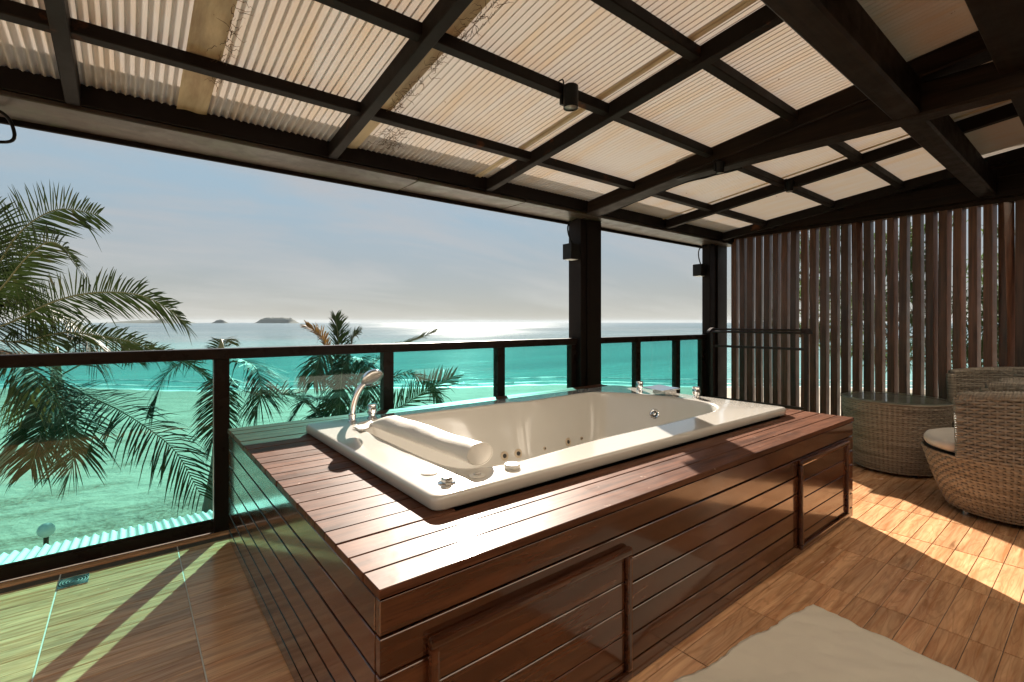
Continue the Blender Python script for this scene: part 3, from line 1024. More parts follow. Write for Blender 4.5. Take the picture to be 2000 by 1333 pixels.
dbox('carcass', TX0 + 0.102, TX1 - 0.102, TY1 - 0.08, DY1 - 0.006, 0.0, DZ - 0.026, M['hole'], b=0)


def access(x0, x1, z0, z1):
    r_ = bpy.data.objects.new('access_panel', None); link(r_, deck)
    r_.location = Vector(((x0 + x1) / 2, DY0, (z0 + z1) / 2)) - dk
    yb = DY0 + 0.004
    m_ = 0.026

    def ab(nm, *a, **k): return dbox(nm, *a, parent=r_, **k)
    ab('moulding', x0, x1, yb - 0.024, yb - 0.0005, z1 - m_, z1, M['deckside'], b=0.008, seg=2)
    ab('moulding', x0, x1, yb - 0.024, yb - 0.0005, z0, z0 + m_, M['deckside'], b=0.008, seg=2)
    ab('moulding', x0, x0 + m_, yb - 0.0235, yb - 0.001, z0 + m_ + 0.0005, z1 - m_ - 0.0005, M['deckside'], b=0.008, seg=2)
    ab('moulding', x1 - m_, x1, yb - 0.0235, yb - 0.001, z0 + m_ + 0.0005, z1 - m_ - 0.0005, M['deckside'], b=0.008, seg=2)
    z = z1 - m_ - 0.001
    while z > z0 + m_ + 0.01:
        zb = max(z - 0.0915, z0 + m_ + 0.001)
        ab('board', x0 + m_ + 0.001, x1 - m_ - 0.001, yb - 0.008, yb - 0.002, zb + 0.004, z, M['deckside'], b=0.002)
        z = zb
    return r_


access(0.57, 1.348, 0.035, 0.483)
access(2.776, 3.50, 0.045, 0.518)

# ------------------------------------------------------------------ bathtub
basin = [(0.962, 2.10), (0.975, 2.53), (1.06, 2.635), (1.275, 2.66), (1.60, 2.645), (2.06, 2.622), (2.13, 2.60), (2.21, 2.588), (2.50, 2.60), (2.80, 2.615), (2.93, 2.585), (3.06, 2.40),
         (3.155, 2.15), (3.165, 1.90), (3.12, 1.72), (2.98, 1.61), (2.78, 1.566), (2.30, 1.553), (1.81, 1.549), (1.42, 1.515), (1.22, 1.497), (1.09, 1.515), (1.0, 1.575), (0.965, 1.72)]
basin = [p for p in spline([(x, y, 0) for x, y in basin], 6, True)]
CX, CY = 2.06, 2.08


def ray_ring(poly, ang):
    dx, dy = math.cos(ang), math.sin(ang)
    best = None
    for i in range(len(poly)):
        a, b = poly[i], poly[(i + 1) % len(poly)]
        ax, ay, bx_, by_ = a[0] - CX, a[1] - CY, b[0] - CX, b[1] - CY
        den = dx * (by_ - ay) - dy * (bx_ - ax)
        if abs(den) < 1e-9: continue
        t = (ax * (by_ - ay) - ay * (bx_ - ax)) / den
        s = (ax * dy - ay * dx) / den
        if t > 0 and -1e-6 <= s <= 1 + 1e-6 and (best is None or t > best): best = t
    return best


def rrect(inset, rad):
    pts = []
    x0, x1, y0, y1 = TX0 + inset, TX1 - inset, TY0 + inset, TY1 - inset
    for cx_, cy_, a0 in ((x1 - rad, y1 - rad, 0), (x0 + rad, y1 - rad, 90), (x0 + rad, y0 + rad, 180), (x1 - rad, y0 + rad, 270)):
        for k in range(7):
            a = R(a0 + 15 * k)
            pts.append((cx_ + rad * math.cos(a), cy_ + rad * math.sin(a)))
    return pts


angs = [2 * PI * k / 240 for k in range(240)]
for sx in (TX0 + 0.012, TX1 - 0.012):
    for sy in (TY0 + 0.012, TY1 - 0.012):
        ca = math.atan2(sy - CY, sx - CX) % (2 * PI)
        for e in (-0.022, -0.012, -0.006, -0.002, 0.002, 0.006, 0.012, 0.022): angs.append((ca + e) % (2 * PI))
angs = sorted(angs)
NA = len(angs)
verts, faces = [], []
brad = [ray_ring(basin, a) for a in angs]


def ring_poly(poly, z):
    for a in angs:
        t = ray_ring(poly, a)
        verts.append((CX + t * math.cos(a), CY + t * math.sin(a), z))


def ring_basin(off, z, sc=1.0):
    for a, t in zip(angs, brad):
        tt = (t + off) * sc
        verts.append((CX + tt * math.cos(a), CY + tt * math.sin(a), z))


ring_poly(rrect(0.03, 0.03), DZ + 0.0022)
ring_poly(rrect(0.006, 0.035), DZ + 0.0022)
ring_poly(rrect(0.001, 0.04), DZ + 0.008)
ring_poly(rrect(0.0, 0.04), TZ - 0.014)
ring_poly(rrect(0.003, 0.038), TZ - 0.006)
ring_poly(rrect(0.009, 0.035), TZ - 0.001)
ring_poly(rrect(0.018, 0.03), TZ)
ring_basin(0.045, TZ + 0.0005)
ring_basin(0.024, TZ + 0.0025)
ring_basin(0.012, TZ + 0.002)
ring_basin(0.004, TZ - 0.004)
ring_basin(0.0, TZ - 0.014)
ring_basin(-0.006, TZ - 0.05)
for z, off in ((0.58, -0.018), (0.50, -0.034), (0.42, -0.052), (0.36, -0.066), (0.31, -0.082), (0.275, -0.105), (0.25, -0.145), (0.24, -0.20), (0.236, -0.30)):
    ring_basin(off, z)
nr = len(verts) // NA
for i in range(nr - 1):
    for k in range(NA):
        k2 = (k + 1) % NA
        faces.append((i * NA + k, i * NA + k2, (i + 1) * NA + k2, (i + 1) * NA + k))
verts.append((CX, CY, 0.234))
for k in range(NA):
    faces.append(((nr - 1) * NA + k, (nr - 1) * NA + (k + 1) % NA, len(verts) - 1))
tub = empty('bathtub', (CX, CY, 0.64), 'large cream whirlpool bathtub sunk into the wooden deck', 'bathtub')
to = Vector(tub.location)
me = mesh('basin', verts, faces, M['tub'], True)
me.set_sharp_from_angle(angle=R(50))
obj('basin', me, tub, -to)


def wall_point(ang, z):
    """a point on the inside wall and its inward normal"""
    offs = [(TZ - 0.05, -0.006), (0.58, -0.018), (0.50, -0.034), (0.42, -0.052), (0.36, -0.066), (0.31, -0.082), (0.275, -0.105)]
    off = offs[-1][1]
    for (za, oa), (zb, ob) in zip(offs, offs[1:]):
        if zb <= z <= za: off = oa + (ob - oa) * (za - z) / (za - zb)

    def P(a_): t = ray_ring(basin, a_) + off; return Vector((CX + t * math.cos(a_), CY + t * math.sin(a_), z))
    p = P(ang); tg = (P(ang + 0.01) - P(ang - 0.01)).normalized()
    nrm = Vector((-tg.y, tg.x, 0)); nrm = (nrm + Vector((0, 0, 0.22))).normalized()
    return p, nrm


def on_wall(mb, p, nrm, prof, n=20):
    q = nrm.to_track_quat('Z', 'Y')
    t = MB(); t.lathe(prof, n)
    mb.add([p + q @ Vector(v_) for v_ in t.v], t.f)


def jet(x, y, z, small=False):
    ang = math.atan2(y - CY, x - CX)
    p, nrm = wall_point(ang, z)
    s = 0.6 if small else 1.3
    mb = MB(); on_wall(mb, p, nrm, [(0.024 * s, -0.004), (0.024 * s, 0.003), (0.020 * s, 0.006), (0.013 * s, 0.005), (0.012 * s, 0.002)])
    j = mb.build('jet', M['ringbeige'], tub, -to, smooth=False, auto=40)
    mb = MB(); on_wall(mb, p + nrm * 0.003, nrm, [(0.011 * s, -0.001), (0.011 * s, 0.0005), (0.004 * s, 0.001)])
    mb.build('nozzle', M['hole'], j, (0, 0, 0))


for x, sm in ((1.98, False), (2.09, False), (2.33, True), (2.57, False), (2.71, True)):
    jet(x, 2.55, 0.352, sm)
jet(2.97, 2.41, 0.345, True)
jet(3.06, 2.25, 0.345, False)
# overflow
p, nrm = wall_point(math.atan2(2.18 - CY, 3.13 - CX), 0.555)
mb = MB(); on_wall(mb, p, nrm, [(0.036, -0.004), (0.036, 0.006), (0.031, 0.010), (0.024, 0.009), (0.023, 0.003)], 28)
ov = mb.build('overflow', M['chrome'], tub, -to, auto=40)
mb = MB(); on_wall(mb, p + nrm * 0.004, nrm, [(0.022, -0.002), (0.022, 0.0), (0.012, 0.001)], 24); mb.build('overflow_recess', M['hole'], ov)
mb = MB(); on_wall(mb, p + nrm * 0.005, nrm, [(0.013, -0.002), (0.013, 0.008), (0.009, 0.011)], 20); mb.build('overflow_knob', M['chrome'], ov, auto=40)

# controls on the rim
for (x, y, raised, kind_) in ((0.873, 1.587, False, 0), (0.868, 1.452, True, 0), (0.997, 1.453, False, 1), (1.155, 1.447, True, 1)):
    mb = MB()
    if not raised:
        mb.lathe([(0.030, 0.0), (0.030, 0.002), (0.027, 0.004), (0.001, 0.0045)], 28)
        bt = mb.build('button', M['white_plastic'], tub, Vector((x, y, TZ + 0.0005)) - to, auto=40)
        if kind_:
            mb = MB(); mb.lathe([(0.015, 0.0), (0.015, 0.0035), (0.012, 0.005), (0.001, 0.005)], 24); mb.build('button_cap', M['chrome'], bt, (0, 0, 0.0035), auto=40)
    elif kind_ == 0:
        mb.lathe([(0.032, 0.0), (0.032, 0.002), (0.029, 0.004), (0.018, 0.005)], 28)
        bt = mb.build('button', M['chrome'], tub, Vector((x, y, TZ + 0.0005)) - to, auto=40)
        mb = MB(); mb.lathe([(0.019, 0.0), (0.0195, 0.004), (0.0195, 0.016), (0.017, 0.019), (0.001, 0.0195)], 24); mb.build('button_cap', M['satin'], bt, (0, 0, 0.0045), auto=40)
    else:
        mb.lathe([(0.029, 0.0), (0.031, 0.003), (0.031, 0.012), (0.028, 0.016), (0.019, 0.016), (0.017, 0.013), (0.001, 0.0125)], 28)
        mb.build('button', M['white_plastic'], tub, Vector((x, y, TZ + 0.0005)) - to, auto=40)


def tap_knob(x, y, s=1.0):
    mb = MB(); mb.lathe([(0.030 * s, 0), (0.030 * s, 0.004), (0.021 * s, 0.007), (0.021 * s, 0.022), (0.027 * s, 0.024), (0.028 * s, 0.030), (0.028 * s, 0.062), (0.026 * s, 0.066), (0.027 * s, 0.068), (0.027 * s, 0.076), (0.024 * s, 0.079), (0.001, 0.080)], 28)
    return mb.build('tap_knob', M['chrome'], tub, Vector((x, y, TZ + 0.0005)) - to, auto=35)


tap_knob(1.126, 2.735)
tap_knob(3.275, 2.43)
tap_knob(3.315, 1.95)
# waterfall spout
mb = MB(); mb.box(-0.05, 0.06, -0.07, 0.07, 0.0, 0.035)
sp = mb.build('spout', M['satin'], tub, Vector((3.26, 2.19, TZ + 0.002)) - to)
sp.rotation_euler = (0, 0, R(-14))
v, f = hexa([(-0.115, -0.115, 0.040), (0.055, -0.115, 0.050), (0.055, 0.115, 0.050), (-0.115, 0.115, 0.040), (-0.115, -0.115, 0.047), (0.055, -0.115, 0.058), (0.055, 0.115, 0.058), (-0.115, 0.115, 0.047)])
obj('spout_plate', bevelled('spout_plate', v, f, M['chrome'], 0.002), sp)
# hand shower
base = Vector((0.991, 2.690, TZ + 0.001))
sh = bpy.data.objects.new('hand_shower', None); link(sh, tub); sh.location = base - to
mb = MB(); mb.lathe([(0.024, 0), (0.024, 0.004), (0.019, 0.008), (0.019, 0.028), (0.021, 0.030), (0.021, 0.040), (0.017, 0.044)], 24); mb.build('holder', M['chrome'], sh, auto=40)
rt = RT.copy()
hp = spline([Vector((0, 0, 0.04)), rt * 0.006 + Vector((0, 0, 0.09)), rt * 0.022 + Vector((0, 0, 0.145)), rt * 0.046 + Vector((0, 0, 0.190)), rt * 0.070 + Vector((0, 0, 0.215))], 6)
mb = MB(); mb.tube(hp, [0.014 + 0.004 * math.sin(PI * i / (len(hp) - 1)) for i in range(len(hp))], 16); mb.build('handle', M['chrome'], sh, smooth=True)
hd = rt * 0.112 + Vector((0, 0, 0.246))
axis = (rt * 0.52 + Vector((0, 0, -0.72)) - FW * 0.46).normalized()
q = axis.to_track_quat('Z', 'Y')
t = MB(); t.lathe([(0.001, -0.038), (0.030, -0.034), (0.052, -0.020), (0.064, -0.002), (0.065, 0.006)], 28, cap1=False)
mb = MB(); mb.add([hd + q @ Vector(v_) for v_ in t.v], t.f); mb.build('shower_head', M['chrome'], sh, smooth=True)
t = MB(); t.lathe([(0.065, 0.0061), (0.061, 0.011), (0.030, 0.013), (0.001, 0.0135)], 28, cap0=False)
mb = MB(); mb.add([hd + q @ Vector(v_) for v_ in t.v], t.f); mb.build('spray_face', M['satin'], sh, smooth=True)

# head pillow: soft roll
pil = empty('bath_pillow', (1.05, 2.0, TZ), 'cream vinyl head pillow rolled along the end of the tub', 'pillow')
v, f = [], []
NS_, NR = 60, 36
for i in range(NS_ + 1):
    t = i / NS_
    y = 1.548 + t * 0.90
    x = 1.075 - 0.028 * t
    fl = 0.0 if t < 0.82 else (t - 0.82) / 0.18
    rz_ = 0.043 * (1 - 0.12 * math.sin(PI * t) * (0.6 + 0.4 * math.sin(t * 9))) * (1 - 0.62 * fl ** 1.5)
    rx_ = 0.060 * (1 + 0.10 * math.sin(PI * t)) * (1 - 0.08 * fl)
    zc = TZ + 0.0035 + rz_ * 0.98
    for k in range(NR):
        a = 2 * PI * k / NR
        wr = 1 + 0.055 * noise.noise(Vector((t * 9 + a * 0.9, math.sin(a) * 2, 3))) * min(1, t * 8)
        v.append((x + rx_ * math.cos(a) * wr - 1.05, y - 2.0, zc + rz_ * math.sin(a) * wr - TZ))
for i in range(NS_):
    for k in range(NR):
        k2 = (k + 1) % NR
        f.append((i * NR + k, (i + 1) * NR + k, (i + 1) * NR + k2, i * NR + k2))
f.append(tuple(NS_ * NR + k for k in range(NR))[::-1])
v.append((0.025, -0.448, 0.046))
ci = len(v) - 1
for k in range(NR): f.append((k, (k + 1) % NR, ci))
me = mesh('roll', v, f, M['pillow'], True); me.set_sharp_from_angle(angle=R(60))
obj('roll', me, pil)
mb = MB()
ringp = [Vector(v[k]) for k in range(NR)]
mb.tube(ringp + [ringp[0]], 0.0022, 6, cap=False); mb.build('piping', M['pillow'], pil, smooth=True)
v, f = [], []
for i in range(9):
    t = i / 8
    for j in range(7):
        y = 2.42 + 0.11 * j / 6 - 0.03 * t
        x = 1.035 - 0.11 * t
        z = TZ + 0.004 + 0.020 * (1 - t) * (1 - 0.3 * j / 6) + 0.003 * math.sin(j * 1.3 + i)
        v.append((x - 1.05, y - 2.0, z - TZ))
for i in range(8):
    for j in range(6):
        a = i * 7 + j
        f.append((a, a + 1, a + 8, a + 7))
o = obj('flap', mesh('flap', v, f, M['pillow'], True), pil)
sm = o.modifiers.new('thick', 'SOLIDIFY'); sm.thickness = 0.004; sm.offset = 1

# ------------------------------------------------------------------ towel stand
ts = empty('towel_stand', (5.70, 2.62, 0), 'dark wooden towel stand beside the slatted screen', 'towel stand')
for y in (2.07, 3.13):
    mb = MB(); mb.box(-0.022, 0.022, -0.016, 0.016, 0.0, 1.125); mb.build('leg', M['rack'], ts, (0, y - 2.62, 0))
    mb = MB(); mb.box(-0.17, 0.17, -0.018, 0.018, 0.0, 0.045); mb.build('foot', M['rack'], ts, (0, y - 2.62, 0))
    v, f = [], []
    N = 14
    for i in range(N + 1):
        x = -0.115 + 0.23 * i / N
        zt = 1.128 + 0.052 * math.sin(PI * i / N) ** 0.8
        for yy in (-0.02, 0.02):
            v.append((x, yy, 1.122)); v.append((x, yy, zt + 0.004))
    for i in range(N):
        a = i * 4
        f += [(a, a + 4, a + 5, a + 1), (a + 2, a + 3, a + 7, a + 6), (a + 1, a + 5, a + 7, a + 3), (a, a + 2, a + 6, a + 4)]
    f += [(0, 1, 3, 2), (N * 4, N * 4 + 2, N * 4 + 3, N * 4 + 1)]
    obj('cap', mesh('cap', v, f, M['rack']), ts, (0, y - 2.62, 0))
for x, z in ((-0.075, 1.135), (0.0, 1.165), (0.075, 1.135)):
    mb = MB(); mb.tube([(x, -0.54, z), (x, 0.51, z)], 0.0125, 10); mb.build('rail', M['rack'], ts, auto=40)
mb = MB(); mb.box(-0.012, 0.012, -0.54, 0.51, 0.945, 0.972); mb.build('lower_rail', M['rack'], ts)
mb = MB(); mb.box(-0.012, 0.012, -0.54, 0.51, 0.30, 0.33); mb.build('lower_rail', M['rack'], ts)


# ------------------------------------------------------------------ woven furniture
def over_under(i, r_, cell, amp):
    return amp * math.tanh(2.2 * math.sin(PI * i / cell + PI * r_))


def weave_band(mb, path, zfun, nrow, amp=0.0055, cell=4):
    """path: list of (x, y, nx, ny); zfun(frac, i) -> z and radius; strands pass over and under upright stakes"""
    n = len(path)
    for r_ in range(nrow):
        base = len(mb.v)
        for i, (x, y, nx, ny) in enumerate(path):
            for dz, bulge in ((-0.5, 0.0), (-0.2, 0.0022), (0.2, 0.0022), (0.5, 0.0)):
                z, ex = zfun((r_ + 0.5 + dz * 0.84) / nrow, i)
                off = ex + bulge + over_under(i, r_, cell, amp)
                mb.v.append((x + nx * off, y + ny * off, z))
        for i in range(n - 1):
            for k in range(3):
                a = base + i * 4 + k
                mb.f.append((a, a + 4, a + 5, a + 1))
    for i in range(cell // 2, n - 1, cell):                 # the stakes
        base = len(mb.v)
        for r_ in range(0, nrow + 1, 2):
            for di, bl in ((-1.15, -0.001), (0, 0.0012), (1.15, -0.001)):
                p0, p1 = path[i], path[i + (1 if di > 0 else -1)]
                t_ = abs(di)
                z, ex = zfun(min(1, r_ / nrow), i)
                nx, ny = p0[2] + (p1[2] - p0[2]) * t_, p0[3] + (p1[3] - p0[3]) * t_
                mb.v.append((p0[0] + nx * (ex + bl), p0[1] + ny * (ex + bl), z))
        m_ = nrow // 2 + 1
        for j in range(m_ - 1):
            for k in range(2):
                a = base + j * 3 + k
                mb.f.append((a, a + 1, a + 4, a + 3))


# side table
tb = empty('wicker_table', (5.14, 1.18, 0), 'round brown woven wicker side table with glass top', 'table')
NT = 272
circ = [(0, 0, math.cos(2 * PI * i / NT), math.sin(2 * PI * i / NT)) for i in range(NT + 1)]
rad_t = lambda q: 0.30 + 0.075 * q ** 0.75
mb = MB(); weave_band(mb, circ, lambda q, i: (0.025 + 0.565 * q, rad_t(q)), 32)
tag(mb.build('weave', M['weave'], tb, smooth=True), kind='stuff')
mb = MB(); mb.lathe([(rad_t(q / 12) - 0.009, 0.03 + 0.555 * q / 12) for q in range(13)], 48); mb.build('core', M['core'], tb, smooth=True)
mb = MB(); mb.lathe([(0.365, 0.588), (0.01, 0.589)], 48); mb.build('top_panel', M['weave'], tb)
mb = MB(); mb.tube([(0.376 * math.cos(2 * PI * i / 80), 0.376 * math.sin(2 * PI * i / 80), 0.592) for i in range(81)], 0.009, 8, cap=False); mb.build('rim', M['weave'], tb, smooth=True)
mb = MB(); mb.lathe([(0.383, 0.603), (0.386, 0.605), (0.386, 0.611), (0.383, 0.613)], 72); mb.build('glass_top', M['tglass'], tb)
for a in (45, 135, 225, 315):
    mb = MB(); mb.lathe([(0.018, 0.0), (0.018, 0.032)], 12); mb.build('foot', M['hole'], tb, (0.24 * math.cos(R(a)), 0.24 * math.sin(R(a)), 0))


def chair(loc, facing, half_open, label):
    c = empty('wicker_chair', (loc[0], loc[1], 0), label, 'chair', 'wicker tub chairs')
    ZS = 0.405
    RB = lambda q: 0.285 + 0.135 * min(1, q) ** 0.8        # q: 0 at the floor, 1 at the seat rim
    N = 320
    circ = [(0, 0, math.cos(2 * PI * i / N), math.sin(2 * PI * i / N)) for i in range(N + 1)]
    mb = MB()
    weave_band(mb, circ, lambda q, i: (0.03 + (ZS - 0.03) * q, RB(q)), 20)
    # arm and back wall: one closed loop over outside, end, inside, end
    a0, a1 = facing + half_open, facing + 2 * PI - half_open
    T = 0.058
    path = []
    n1 = int(0.42 * (a1 - a0) / 0.0082)
    n1 -= n1 % 8
    for i in range(n1 + 1):
        a = a0 + (a1 - a0) * i / n1
        path.append((0, 0, math.cos(a), math.sin(a), 'o', a))
    for i in range(1, 6):
        path.append((0, 0, 0, 0, 'e1', i / 6))
    n2 = n1
    for i in range(n2 + 1):
        a = a1 - (a1 - a0) * i / n2
        path.append((0, 0, math.cos(a), math.sin(a), 'i', a))
    for i in range(1, 7):
        path.append((0, 0, 0, 0, 'e0', i / 6))

    def top(a):
        return 0.775 + 0.055 * math.sin(PI * min(1, max(0, (a - a0) / (a1 - a0)))) ** 0.8
    RO = 0.420
    nrow = 20
    for r_ in range(nrow):
        base = len(mb.v)
        for i, (_, _, ca, sa, kind_, a) in enumerate(path):
            for dz, bulge in ((-0.5, 0.0), (-0.2, 0.002), (0.2, 0.002), (0.5, 0.0)):
                q = (r_ + 0.5 + dz * 0.84) / nrow
                osc = over_under(i if kind_ in 'oi' else 0, r_, 4, 0.0055) + bulge
                flare = 0.018 * q
                if kind_ == 'o':
                    rr_ = RO + flare + osc; x, y = ca * rr_, sa * rr_; aa = a
                elif kind_ == 'i':
                    rr_ = RO + flare - T - osc; x, y = ca * rr_, sa * rr_; aa = a
                else:
                    aa = a1 if kind_ == 'e1' else a0
                    rr_ = RO + flare - T * (a if kind_ == 'e1' else 1 - a)
                    sg = 1 if kind_ == 'e1' else -1
                    bul = (0.006 + osc)
                    x, y = math.cos(aa) * rr_ - math.sin(aa) * sg * bul, math.sin(aa) * rr_ + math.cos(aa) * sg * bul
                z = ZS + (top(aa) - ZS) * q
                mb.v.append((x, y, z))
        n = len(path)
        for i in range(n):
            for k in range(3):
                p0 = base + i * 4 + k
                p1 = base + ((i + 1) % n) * 4 + k
                mb.f.append((p0, p1, p1 + 1, p0 + 1))
    for i in range(2, n1, 4):
        a = a0 + (a1 - a0) * i / n1
        for rr0, sg in ((RO, 1), (RO - T, -1)):
            base = len(mb.v)
            for j in range(9):
                q = j / 8
                for da, bl in ((-0.011, -0.001), (0, 0.0012), (0.011, -0.001)):
                    rr_ = rr0 + 0.018 * q + bl * sg
                    mb.v.append((math.cos(a + da) * rr_, math.sin(a + da) * rr_, ZS + (top(a) - ZS) * q))
            for j in range(8):
                for k in range(2):
                    p0 = base + j * 3 + k
                    mb.f.append((p0, p0 + 1, p0 + 4, p0 + 3))
    tag(mb.build('weave', M['weave'], c, smooth=True), kind='stuff')
    # braided rim
    mb = MB()
    rim = []
    for i in range(61):
        a = a0 + (a1 - a0) * i / 60
        rr_ = RO + 0.018 - T / 2
        rim.append((math.cos(a) * rr_, math.sin(a) * rr_, top(a) + 0.006))
    mb.tube(rim, 0.031, 10)
    for ph in (0, 1, 2):
        pts = []
        for i in range(361):
            t = i / 360
            a = a0 + (a1 - a0) * t
            w = 2 * PI * (t * 34 + ph / 3)
            rr_ = RO + 0.018 - T / 2 + 0.028 * math.cos(w)
            pts.append((math.cos(a) * rr_, math.sin(a) * rr_, top(a) + 0.006 + 0.028 * math.sin(w)))
        mb.tube(pts, 0.0065, 5)
    for a in (a0, a1):
        col_ = []
        for j in range(13):
            q = j / 12
            rr_ = RO + 0.018 * q - T / 2
            col_.append((math.cos(a) * rr_, math.sin(a) * rr_, ZS - 0.02 + (top(a) - ZS + 0.02) * q))
        mb.tube(col_, 0.033, 10)
        for ph in (0, 1, 2):
            pts = []
            for i in range(121):
                q = i / 120
                w = 2 * PI * (q * 9 + ph / 3)
                rr_ = RO + 0.018 * q - T / 2 + 0.030 * math.cos(w)
                x, y = math.cos(a) * rr_, math.sin(a) * rr_
                x -= math.sin(a) * 0.030 * math.sin(w); y += math.cos(a) * 0.030 * math.sin(w)
                pts.append((x, y, ZS - 0.02 + (top(a) - ZS + 0.02) * q))
            mb.tube(pts, 0.0065, 5)
    mb.build('arm_rim', M['weave'], c, smooth=True)
    mb = MB()
    mb.lathe([(RB(q / 10) - 0.008, 0.032 + (ZS - 0.034) * q / 10) for q in range(11)], 48)
    wv, wf = [], []
    NN = 48
    for i in range(NN + 1):
        a = a0 + (a1 - a0) * i / NN
        for rr_, z in ((RO - 0.008, ZS - 0.01), (RO + 0.010, top(a)), (RO - T + 0.024, top(a)), (RO - T + 0.008, ZS - 0.01)):
            wv.append((math.cos(a) * rr_, math.sin(a) * rr_, z))
    for i in range(NN):
        for k in range(4):
            wf.append((i * 4 + k, (i + 1) * 4 + k, (i + 1) * 4 + (k + 1) % 4, i * 4 + (k + 1) % 4))
    wf += [(0, 1, 2, 3), tuple(NN * 4 + k for k in (3, 2, 1, 0))]
    mb.add(wv, wf)
    mb.build('core', M['core'], c, smooth=False)
    # cushion: round pad cut to the inside, bulging at the open front
    v, f = [], []
    NA_ = 72
    prof = [(0.90, 0.0), (0.975, 0.010), (1.0, 0.028), (1.0, 0.050), (0.975, 0.068), (0.90, 0.078), (0.6, 0.086), (0.25, 0.089)]
    for s_, z in prof:
        for k in range(NA_):
            a = 2 * PI * k / NA_
            da = abs((a - facing + PI) % (2 * PI) - PI)
            rb = 0.355 + 0.055 * max(0, min(1, (half_open + 0.05 - da) / 0.25))
            v.append((math.cos(a) * rb * s_, math.sin(a) * rb * s_, ZS + 0.004 + z + 0.003 * noise.noise(Vector((math.cos(a) * 5 * s_, math.sin(a) * 5 * s_, 0)))))
    for i in range(len(prof) - 1):
        for k in range(NA_):
            f.append((i * NA_ + k, i * NA_ + (k + 1) % NA_, (i + 1) * NA_ + (k + 1) % NA_, (i + 1) * NA_ + k))
    f.append(tuple((len(prof) - 1) * NA_ + k for k in range(NA_)))
    f.append(tuple(range(NA_))[::-1])
    obj('cushion', mesh('cushion', v, f, M['cushion'], True), c)
    for a in (45, 135, 225, 315):
        mb = MB(); mb.lathe([(0.020, 0.0), (0.020, 0.04)], 12); mb.build('foot', M['satin'], c, (0.235 * math.cos(R(a)), 0.235 * math.sin(R(a)), 0))
    return c


chair((4.46, 0.44), R(88), R(68), 'wicker tub chair nearest the camera, its pale cushion turned to the table')
chair((5.70, 0.62), R(121), R(68), 'wicker tub chair behind the near one, mostly hidden at the right edge')

# ------------------------------------------------------------------ bath mat on the floor
mt = empty('bath_mat', (2.36, 0.83, 0), 'crumpled beige cotton bath mat on the floor in front of the deck', 'bath mat', rz=R(-7.5))
v, f = [], []
NX, NY = 90, 64


def mat_z(x, y):
    e = min(-x, -y, x + 0.95, y + 0.66)
    w = 0.014 * max(0, noise.noise(Vector((x * 6, y * 6, 0)))) + 0.007 * abs(noise.noise(Vector((x * 11 + y * 5, y * 7, 4)))) + 0.018 * max(0, noise.noise(Vector((x * 3 + 4, y * 9 + x * 6, 2)))) + 0.0018 * noise.noise(Vector((x * 30, y * 30, 1)))
    return 0.0045 + w + (0.004 * abs(noise.noise(Vector((x * 8, y * 8, 7)))) if e < 0.03 else 0)


def edge(x, y):
    return (x + 0.014 * noise.noise(Vector((y * 7, 1, 0))) + 0.004 * noise.noise(Vector((y * 40, 3, 0))), y + (0.030 * noise.noise(Vector((x * 3.4, 2, 0))) + 0.006 * noise.noise(Vector((x * 30, 5, 0)))))


for i in range(NX + 1):
    for j in range(NY + 1):
        x, y = -0.95 * i / NX, -0.66 * j / NY
        ex, ey = edge(x, y)
        v.append((ex, ey, mat_z(x, y)))
for i in range(NX):
    for j in range(NY):
        a = i * (NY + 1) + j
        f.append((a, a + 1, a + NY + 2, a + NY + 1))
o = obj('cloth', mesh('cloth', v, f, M['mat'], True), mt)
sm = o.modifiers.new('thick', 'SOLIDIFY'); sm.thickness = 0.0035; sm.offset = -1


def stitch(pts, name, closed=False, rad=0.0026):
    q = []
    pts = [Vector((a, b, 0)) for a, b in pts]
    if closed: pts.append(pts[0])
    for a, b in zip(pts, pts[1:]):
        n_ = max(2, int((b - a).length / 0.012))
        for k in range(n_): q.append(a.lerp(b, k / n_))
    q.append(pts[-1])
    out = []
    for p in q:
        ex, ey = edge(p.x, p.y)
        out.append((ex, ey, mat_z(p.x, p.y) + 0.0006))
    mb = MB(); mb.tube(out, rad, 5); mb.build(name, M['stitch'], mt, smooth=True)


stitch([(-0.06, -0.07), (-0.055, -0.25), (-0.045, -0.42), (-0.06, -0.60)], 'border_line')
stitch([(-0.86, -0.12), (-0.5, -0.11), (-0.12, -0.115), (-0.105, -0.2), (-0.10, -0.40), (-0.13, -0.46), (-0.2, -0.48)], 'border_line')
stitch([(-0.215, -0.30), (-0.30, -0.30), (-0.30, -0.36), (-0.275, -0.36), (-0.275, -0.325), (-0.262, -0.325), (-0.262, -0.352), (-0.245, -0.352), (-0.245, -0.325), (-0.235, -0.325), (-0.235, -0.36), (-0.215, -0.36)], 'emblem_line', True)
stitch([(-0.215, -0.385), (-0.24, -0.385), (-0.24, -0.40), (-0.30, -0.40), (-0.30, -0.42), (-0.24, -0.42), (-0.24, -0.435), (-0.215, -0.435)], 'emblem_line', True)

